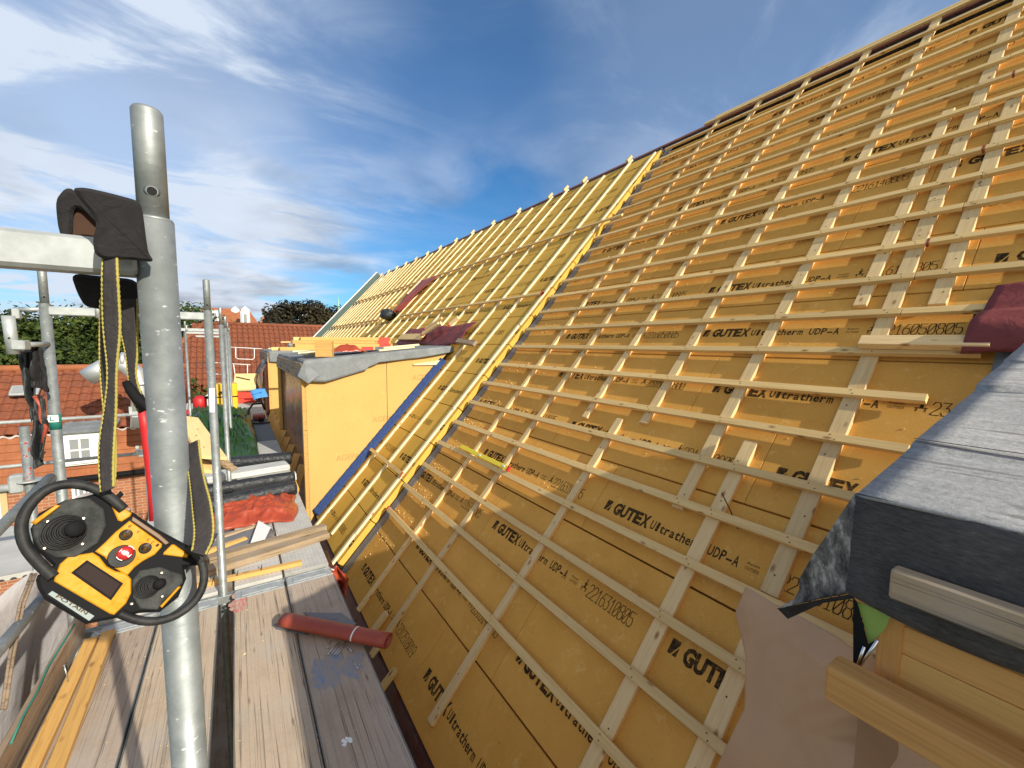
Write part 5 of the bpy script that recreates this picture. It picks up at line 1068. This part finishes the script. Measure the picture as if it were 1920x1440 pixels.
# shoulder pad hung over the post head and beam
def padpoly(pts, dep, th, name, mt, bev=.004, M0=None):
    c = ray(sum(p[0] for p in pts) / len(pts), sum(p[1] for p in pts) / len(pts)) * (dep / FPX); ez = (-c).normalized(); ex = ray(300, 450) - ray(100, 450); ex = (ex - ez * ex.dot(ez)).normalized()
    M_ = frame(c, ex, ez.cross(ex)); Mi = M_.inverted(); P = []
    for p in pts:
        d = ray(*p); t = c.dot(ez) / d.dot(ez); q = Mi @ (d * t); P.append((q.x, q.y))
    for _ in range(2):
        Q = []
        for i in range(len(P)):
            a, c_ = V((*P[i], 0)), V((*P[(i + 1) % len(P)], 0)); Q += [tuple((a * .8 + c_ * .2).xy), tuple((a * .2 + c_ * .8).xy)]
        P = Q
    b = MB(); b.prism(P, -th / 2, th / 2, M_, 0, min(bev, th * .45)); return b.build(name, mt, rc, M_)
padpoly([(136, 353), (160, 352), (205, 362), (250, 374), (262, 380), (268, 400), (274, 450), (278, 474), (287, 487), (282, 491), (240, 486), (195, 486), (178, 476), (174, 452), (182, 418), (170, 398), (150, 374)], .560, .020, 'shoulder_pad', 'pad_black')
padpoly([(104, 375), (122, 353), (138, 354), (186, 412), (184, 420), (172, 406), (138, 384), (136, 444), (114, 443), (108, 420)], .585, .014, 'shoulder_pad', 'pad_black')
padpoly([(124, 368), (150, 372), (192, 402), (190, 458), (124, 456)], .596, .004, 'pad_lining', 'brown_pad')
padpoly([(132, 512), (190, 518), (258, 524), (262, 560), (258, 616), (230, 624), (222, 590), (190, 580), (160, 575), (146, 552)], .66, .018, 'pad_end', 'pad_black')
# ================================================================== BACKGROUND
GZ = -10.5
b = MB(); n_ = 24
b.grid(lambda u_, v_: V((-900 + 1800 * u_, -300 + 2000 * v_, GZ)), n_, n_); tag(b.build('ground', 'grass'), kind='structure')
def tiles(p00, p10, p01, nu, nv, amp, step, name, mt, par, wave=True, cut=None):
    """pantiles: p00 lower left, p10 lower right, p01 upper left"""
    p00, p10, p01 = V(p00), V(p10), V(p01); ex = p10 - p00; ey = p01 - p00; nn = ex.cross(ey).normalized()
    if nn.z < 0: nn = -nn
    b = MB(); q = 6
    for r in range(nv):
        v0, v1 = r / nv, (r + 1.06) / nv; vs = []; cols = nu * q
        for i in range(cols + 1):
            u_ = i / cols; ph = (i % q) / q
            w = amp * (math.sin(ph * 6.283) * .8 + .35 * math.sin(ph * 12.566 + .8)) if wave else (amp * .5 if (i % q) == 0 else 0)
            jit = .006 * noise.noise(V((i // q * .9, r * 1.7, 0)))
            vs += [p00 + ex * u_ + ey * v0 + nn * (w + step + jit), p00 + ex * u_ + ey * v1 + nn * w, p00 + ex * u_ + ey * v0 + nn * (w - .01)]
        fs = []
        for i in range(cols):
            if cut and not cut((i + .5) / cols, (r + .5) / nv): continue
            a = i * 3; c_ = a + 3; fs += [(a, c_, c_ + 1, a + 1), (a + 2, c_ + 2, c_, a)]
        b.add(vs, fs, 0, False)
    return b.build(name, mt, par)
def wallbox(b, x0, x1, y0, y1, z0, z1, mi=0): b.box(x0, x1, y0, y1, z0, z1, I4, mi)
def window(par, x0, x1, y, z0, z1, nx, nz, fw=.07):
    b = MB(); b.box(x0, x1, y, y + .05, z0, z0 + fw); b.box(x0, x1, y, y + .05, z1 - fw, z1); b.box(x0, x0 + fw, y, y + .05, z0 + fw, z1 - fw); b.box(x1 - fw, x1, y, y + .05, z0 + fw, z1 - fw)
    for i in range(1, nx): xx = x0 + (x1 - x0) * i / nx; b.box(xx - .02, xx + .02, y + .005, y + .045, z0 + fw, z1 - fw)
    for i in range(1, nz): zz = z0 + (z1 - z0) * i / nz; b.box(x0 + fw, x1 - fw, y + .007, y + .043, zz - .02, zz + .02)
    w = b.build('window', 'white_paint', par); g_ = MB(); g_.box(x0 + fw * .5, x1 - fw * .5, y + .018, y + .03, z0 + fw * .5, z1 - fw * .5); g_.build('pane', 'glass_dark', w); return w
# --- house A: long tiled mansard house to the left
yr, yb, yg = 18.0, 16.05, 15.55
Rl = at_y(-60, 692, yr); Rr = at_y(336, 688, yr); Bl = at_y(-60, 813, yb); Br = at_y(345, 790, yb); Gz = at_y(150, 893, yg).z
xa, xb = Rl.x - 3, at_y(352, 690, yr).x
zr = at_y(150, 691, yr).z; zb = at_y(150, 806, yb).z
ha = empty('brick_house', ((xa + xb) / 2, 18, GZ), 'brick house with orange pantile mansard roof and white dormer window, left beyond the scaffold', 'house')
tiles((xa, yb, zb), (xb, yb, zb), (xa, yr, zr), int((xb - xa) / .24), 9, .030, .035, 'upper_roof', 'roof_tile', ha)
tiles((xa, yg, Gz), (xb, yg, Gz), (xa, yb + .02, zb - .06), int((xb - xa) / .30), 6, .018, .03, 'lower_roof', 'roof_tile_orange', ha, False)
b = MB(); b.tube([(xa, yr, zr + .02), (xb, yr, zr + .02)], .11, 12); b.build('ridge_cap', 'roof_tile_orange', ha)
b = MB(); b.grid(lambda u_, v_: V((xa + (xb - xa) * u_, yb - .06 + .03 * v_, zb - .03 - .05 * v_ + .03 * math.sin(u_ * (xb - xa) / .24 * 6.283))), int((xb - xa) / .24) * 6, 1); b.build('break_flashing', 'white_paint', ha)
b = MB(); b.add([V((xa, yr, zr)), V((xb, yr, zr)), V((xb, yr + 3, zr - 3)), V((xa, yr + 3, zr - 3))], [(0, 1, 2, 3)]); b.build('rear_roof', 'roof_tile', ha, None, .1)
b = MB(); b.tube([(xa, yg - .12, Gz - .05), (xb, yg - .12, Gz - .05)], .07, 10); b.build('gutter', 'black_plastic', ha)
Mw = frame((xa, yg + .10, GZ), (1, 0, 0), (0, 0, 1)); b = MB(); b.box(0, xb - xa, 0, Gz - GZ, -5, 0, Mw); b.build('wall', 'brick', ha, Mw)
W0 = at_y(122, 820, yg - .02); W1 = at_y(178, 866, yg - .02); window(ha, W0.x, W1.x, yg - .05, W1.z, W0.z, 2, 2, .075)
b = MB(); b.box(W0.x - .05, W1.x + .35, yg - .0, yg + .9, W1.z - .05, W0.z + .12); b.build('dormer_box', 'white_paint', ha)
b = MB(); b.add([V((W0.x - .15, yg - .12, W0.z + .13)), V((W1.x + .45, yg - .12, W0.z + .13)), V((W1.x + .45, yg + 1.2, W0.z + .35)), V((W0.x - .15, yg + 1.2, W0.z + .35))], [(0, 1, 2, 3)]); b.build('dormer_roof', 'membrane', ha, None, .06)
W0 = at_y(134, 906, yg + .08); W1 = at_y(172, 938, yg + .08); window(ha, W0.x, W1.x, yg + .04, W1.z - .6, W0.z, 3, 3, .06)
W0 = at_y(-14, 932, yg + .08); W1 = at_y(4, 962, yg + .08); window(ha, W0.x - .6, W1.x, yg + .03, W1.z - .5, W0.z + .1, 3, 3, .06)
b = MB(); q0 = at_y(-20, 922, yg + .08); q1 = at_y(18, 975, yg + .08); b.box(q0.x - 1, q1.x, yg + .062, yg + .09, q1.z - 1, q0.z); b.build('window_surround', 'render_cream', ha)
q0 = at_y(20, 738, 16.9); Mx = frame((at_y(19, 744, 17.0).x, 17.0, at_y(19, 744, 17.0).z - .02), (1, 0, 0), (0, yr - yb, zr - zb)); b = MB(); b.box(0, .56, -.05, .32, .08, .16, Mx, 0, .02); sk = b.build('skylight', 'galvanised_pale', ha); b = MB(); b.box(.05, .26, 0, .27, .161, .17, Mx); b.box(.30, .51, 0, .27, .161, .17, Mx); b.build('pane', 'glass_dark', sk)
# flue standing on house A
fl = empty('flue_pipe', at_y(268, 770, 14.6), 'shiny steel flue pipe with angled open end above the orange pantile roof', 'flue pipe')
def ftube(pts, r, name, mt='flue_steel'):
    b = MB(); P = [at_y(*p, 14.6) for p in pts]; b.tube(P, r, 20); return b.build(name, mt, fl)
ftube([(263, 800), (264, 740), (262, 718), (254, 700), (240, 688), (222, 676)], .20, 'bend'); ftube([(208, 682), (164, 708)], .215, 'outlet')
ftube([(264, 716), (264.4, 722)], .215, 'clamp'); ftube([(228, 676), (236, 676)], .215, 'clamp')
# --- house B: tiled roof beyond the end of the walkway
yr = 31.0; yl = 25.0
P = [at_y(428, 608, yr), at_y(612, 619, yr)]; zr = P[0].z; zl = at_y(450, 778, yl).z
hb = empty('tiled_house', (2, 30, GZ), 'house with broad weathered pantile roof and small vent cap beyond the end of the walkway', 'house')
x0 = at_y(385, 620, yr).x; x1 = P[1].x + 4; xl0 = at_y(330, 740, yl).x - 1.0
tiles((xl0, yl, zl), (x1, yl, zl), (xl0, yr, zr), int((x1 - xl0) / .27), 17, .045, .05, 'roof', 'roof_tile', hb, True, lambda u_, v_: (xl0 + (x1 - xl0) * u_) > xl0 + (x0 - xl0) * max(0, (v_ - .45)) / .55 * .9 - .3)
b = MB(); b.tube([(x0 - .1, yr, zr + .02), (x1, yr, zr + .02)], .12, 10); b.build('ridge_cap', 'roof_tile', hb)
b = MB(); xh = xl0 - .3; b.tube([(xh, yl + (yr - yl) * .45, zl + (zr - zl) * .45 + .03), (x0, yr, zr + .05)], .13, 10); b.build('hip_cap', 'roof_tile_orange', hb)
Mw = frame((xl0, yl + .4, GZ), (1, 0, 0), (0, 0, 1)); b = MB(); b.box(0, x1 - xl0, 0, zl - GZ, -5, 0, Mw); b.build('wall', 'brick', hb, Mw)
b = MB(); b.add([V((xl0, yr + .1, zr)), V((x1, yr + .1, zr)), V((x1, yr + 5, zr - 5)), V((xl0, yr + 5, zr - 5))], [(0, 1, 2, 3)]) if False else b.add([V((x0, yr + .1, zr)), V((x1, yr + .1, zr)), V((x1, yr + 5, zr - 5)), V((x0, yr + 5, zr - 5))], [(0, 1, 2, 3)]); b.build('rear_roof', 'roof_tile', hb, None, .1)
q = at_y(551, 646, 27.2); b = MB(); b.tube([q + V((0, 0, -.15)), q + V((0, 0, .02)), q + V((0, 0, .22)), q + V((0, 0, .24))], [.40, .40, .16, .02], 4); b.build('vent_cap', 'galvanised_pale', hb)
Q = [at_y(455, 725, 24.5), at_y(505, 694, 24.5), at_y(520, 730, 23.6), at_y(470, 765, 23.6)]
b = MB(); b.add([Q[0], Q[1], Q[2], Q[3]], [(0, 1, 2, 3)]); b.build('lean_to_roof', 'roof_tile_orange', hb, None, .08)
b = MB(); b.tube([Q[0], Q[1]], .035, 6); b.build('verge', 'white_paint', hb)
# white guard frames hooked to the end of the scaffold
def wire(pts, Y, lab):
    b = MB()
    for line in pts: b.tube([at_y(*p, Y) for p in line], .012, 6)
    return tag(b.build('guard_frame', 'white_paint'), lab, 'guard frame', None)
wire([[(433, 651), (491, 654)], [(442, 652), (442, 670), (446, 673), (474, 674), (477, 671), (477, 653)]], 14.9, 'upper white U-shaped guard frame seen against the tiled roof')
wire([[(435, 682), (470, 684)], [(438, 683), (440, 700), (444, 704), (460, 705), (464, 702), (464, 684)]], 14.9, 'lower white U-shaped guard frame seen against the tiled roof')
wire([[(398, 680), (425, 681)], [(399, 701), (420, 702)], [(425, 681), (425, 700)]], 14.9, 'small white guard frame between the far scaffold posts')
# --- far houses
def farhouse(name, ridge, depth, lab, wins, mt='roof_tile_orange', zlow=-6, xpad=0, dx=3.5):
    Y = ridge[2]; A = at_y(*ridge[0], Y); B = at_y(*ridge[1], Y); zr_ = max(A.z, B.z)
    h_ = empty(name, ((A.x + B.x) / 2, Y, GZ), lab, 'house'); b = MB()
    b.add([V((A.x, Y, zr_)), V((B.x, Y, zr_)), V((B.x + dx, Y - depth, zlow)), V((A.x - .2, Y - depth, zlow))], [(3, 2, 1, 0)]); b.build('roof', mt, h_, None, .15)
    b = MB(); b.add([V((A.x, Y, zr_)), V((B.x, Y, zr_)), V((B.x + dx, Y + depth, zlow)), V((A.x, Y + depth, zlow))], [(0, 1, 2, 3)]); b.build('rear_roof', mt, h_, None, .15)
    b = MB(); b.box(A.x, B.x + dx - .3, Y - depth + .3, Y + depth - .3, GZ, zlow); b.build('wall', 'brick', h_)
    b = MB(); b.add([V((B.x, Y, zr_)), V((B.x + dx, Y - depth, zlow)), V((B.x + dx, Y + depth, zlow))], [(0, 1, 2)]); b.build('gable', 'brick', h_)
    for (a, c_, yy) in wins:
        p = at_y(*a, yy); q = at_y(*c_, yy); b = MB(); b.box(p.x - .12, q.x + .12, yy + .12, yy + 2.5, q.z - .1, p.z + .15); b.build('dormer_box', 'galvanised_pale', h_); window(h_, p.x, q.x, yy + .02, q.z, p.z, 1, 1, .14)
    return h_
farhouse('far_house', ((378, 577), (466, 584), 52), 5, 'orange roofed house with two white dormer windows on the skyline', [((396, 584), (410, 602), 48), ((453, 586), (467, 612), 47.5)], zlow=-2.5, dx=3.2)
for px_ in (441, 460):
    q = at_y(px_, 583, 52); b = MB(); b.tube([q + V((0, 0, -.3)), q + V((0, 0, .1)), q + V((0, 0, .45))], [.45, .45, .05], 8); b.build('roof_finial', 'white_paint', bpy.data.objects['far_house'])
farhouse('far_house', ((493, 592), (530, 594), 66), 5, 'small orange roofed house half hidden beside the dark red tree', [], zlow=-3.5)
q = at_y(487, 604, 60); b = MB(); A = at_y(493, 592, 60.5); b.add([A, at_y(484, 612, 60.5), at_y(508, 612, 60.5)], [(0, 1, 2)])
tag(b.build('gable_wall', 'brick', None, None, .3), 'small brick gable left of the dark red tree', 'gable')
sp = empty('church_spire', at_y(634, 600, 240), 'slim copper green church spire peeking over the dark tree', 'church spire')
q = at_y(634, 598, 240); tip = at_y(634.5, 557, 240); b = MB(); b.tube([q + V((0, 0, -18)), q, q + V((0, 0, 1.5)), q + V((0, 0, 2.5)), tip], [3.0, 3.0, 3.2, 1.2, .08], 8, 0, True, False, False); b.build('spire', 'copper_green', sp)
b = MB(); b.tube([q + V((0, 0, -30)), q + V((0, 0, -18))], [3, 3], 8, 0, True, False, False); b.build('tower', 'brick', sp)
# --- trees
def tree(x, y, ztop, rad, crown_h, n, leaf, mt, lab, grp, seed, zb=None):
    r = random.Random(seed); t = empty('tree', (x, y, GZ), lab, 'tree', grp); zc = ztop - crown_h / 2
    b = MB(); b.tube([(x, y, GZ), (x + .1, y, zc - crown_h * .2), (x, y, zc + crown_h * .25)], [rad * .09, rad * .06, rad * .02], 8)
    for i in range(9):
        a = r.uniform(0, 6.28); l = rad * r.uniform(.5, .85); z0 = zc + crown_h * r.uniform(-.35, .1); b.tube([(x, y, z0), (x + l * .5 * math.cos(a), y + l * .5 * math.sin(a), z0 + crown_h * .1), (x + l * math.cos(a), y + l * math.sin(a), z0 + crown_h * .22)], [rad * .035, rad * .02, rad * .007], 6)
    b.build('trunk', 'bark', t)
    b = MB(); b.tone = []
    cl = []
    for i in range(int(14 + n / 260)):
        for _ in range(40):
            p = V((r.uniform(-1, 1), r.uniform(-1, 1), r.uniform(-1, 1)))
            if .30 < p.length < 1: break
        p = p.normalized() * (p.length ** .45); cl.append((V((p.x * rad * .80, p.y * rad * .80, p.z * crown_h * .42)), rad * r.uniform(.20, .36), r.uniform(-.22, .25)))
    for i in range(n):
        c, cr, tn = cl[r.randrange(len(cl))]
        d = V((r.gauss(0, 1), r.gauss(0, 1), r.gauss(0, 1))).normalized(); k_ = r.random() ** .35; o = c + V((d.x * cr * k_, d.y * cr * k_, d.z * cr * k_ * .72))
        p = V((x, y, zc)) + o; nn = (d + V((r.uniform(-.8, .8), r.uniform(-.8, .8), r.uniform(-.2, .9)))).normalized(); a = nn.orthogonal().normalized(); c2 = nn.cross(a)
        s_ = leaf * r.uniform(.6, 1.3); an = r.uniform(0, 6.28); e1 = (a * math.cos(an) + c2 * math.sin(an)) * s_; e2 = (c2 * math.cos(an) - a * math.sin(an)) * s_ * .55
        b.add([p - e1, p - e2 * .9, p + e1, p + e2], [(0, 1, 2, 3)]); b.tone.append(min(1, max(0, .48 + tn + r.uniform(-.22, .22))))
    b.build('crown', mt, t)
    return t
def tree_at(px, ptop, Y, rad, ch, n, leaf, mt, lab, grp, seed):
    q = at_y(px, ptop, Y); return tree(q.x, Y, q.z, rad, ch, n, leaf, mt, lab, grp, seed)
tl_ = [(-70, 565, 33, 4.6, 9.5, 'far left tree at the picture edge, tallest of the green row behind the tiled house'), (20, 580, 30, 3.6, 8.5, 'green tree behind the coupling tube at the left edge'), (88, 572, 34, 3.8, 9.0, 'green tree behind the second outer scaffold post'),
       (150, 556, 32, 4.0, 9.5, 'green tree under the scaffold beam, its top just left of the hanging strap'), (215, 552, 35, 4.2, 9.8, 'green tree directly behind the hanging black straps'), (280, 556, 33, 3.8, 9.0, 'green tree hidden mostly by the thick galvanised post'),
       (340, 562, 36, 3.9, 8.5, 'rounded green tree just right of the thick galvanised post'), (60, 640, 26, 3.2, 5.5, 'lower green tree filling the gap over the orange roof at left'), (190, 640, 26, 3.4, 5.5, 'lower green tree above the steel flue pipe')]
for i_, (px_, pt, Y, rd, ch, lab) in enumerate(tl_): tree_at(px_, pt, Y, rd * 1.12, ch, 15000, .125, 'leaf_green', lab, None, 20 + i_)
tree_at(562, 560, 62, 5.0, 8.0, 9000, .24, 'leaf_dark', 'large dark copper coloured tree left of the church spire', None, 50)
tree_at(612, 572, 64, 4.6, 7.5, 8000, .24, 'leaf_dark', 'dark copper coloured tree directly before the church spire, touching the roof edge', None, 51)
tree_at(532, 585, 60, 3.4, 6.0, 5000, .24, 'leaf_dark', 'smallest dark copper coloured tree beside the little orange gable', None, 52)
b = MB(); b.tone = []; r = random.Random(9)
for i in range(16000):
    px_ = r.uniform(-1, 1); x = px_ * 320 - 40; y = 150 + r.random() * 120; hgt = 8.3 + 1.6 * noise.noise(V((x * .05, y * .03, 2))); z = GZ + hgt * r.random() ** .4
    n1 = V((r.uniform(-1, 1), r.uniform(-1, .2), r.uniform(0, 1))).normalized(); a = n1.orthogonal().normalized(); c2 = n1.cross(a); s_ = r.uniform(.6, 1.4); p = V((x, y, z))
    b.add([p - a * s_, p - c2 * s_, p + a * s_, p + c2 * s_], [(0, 1, 2, 3)]); b.tone.append(r.uniform(.2, .7))
tag(b.build('distant_wood', 'leaf_green'), 'low distant belt of trees along the horizon', kind='stuff')
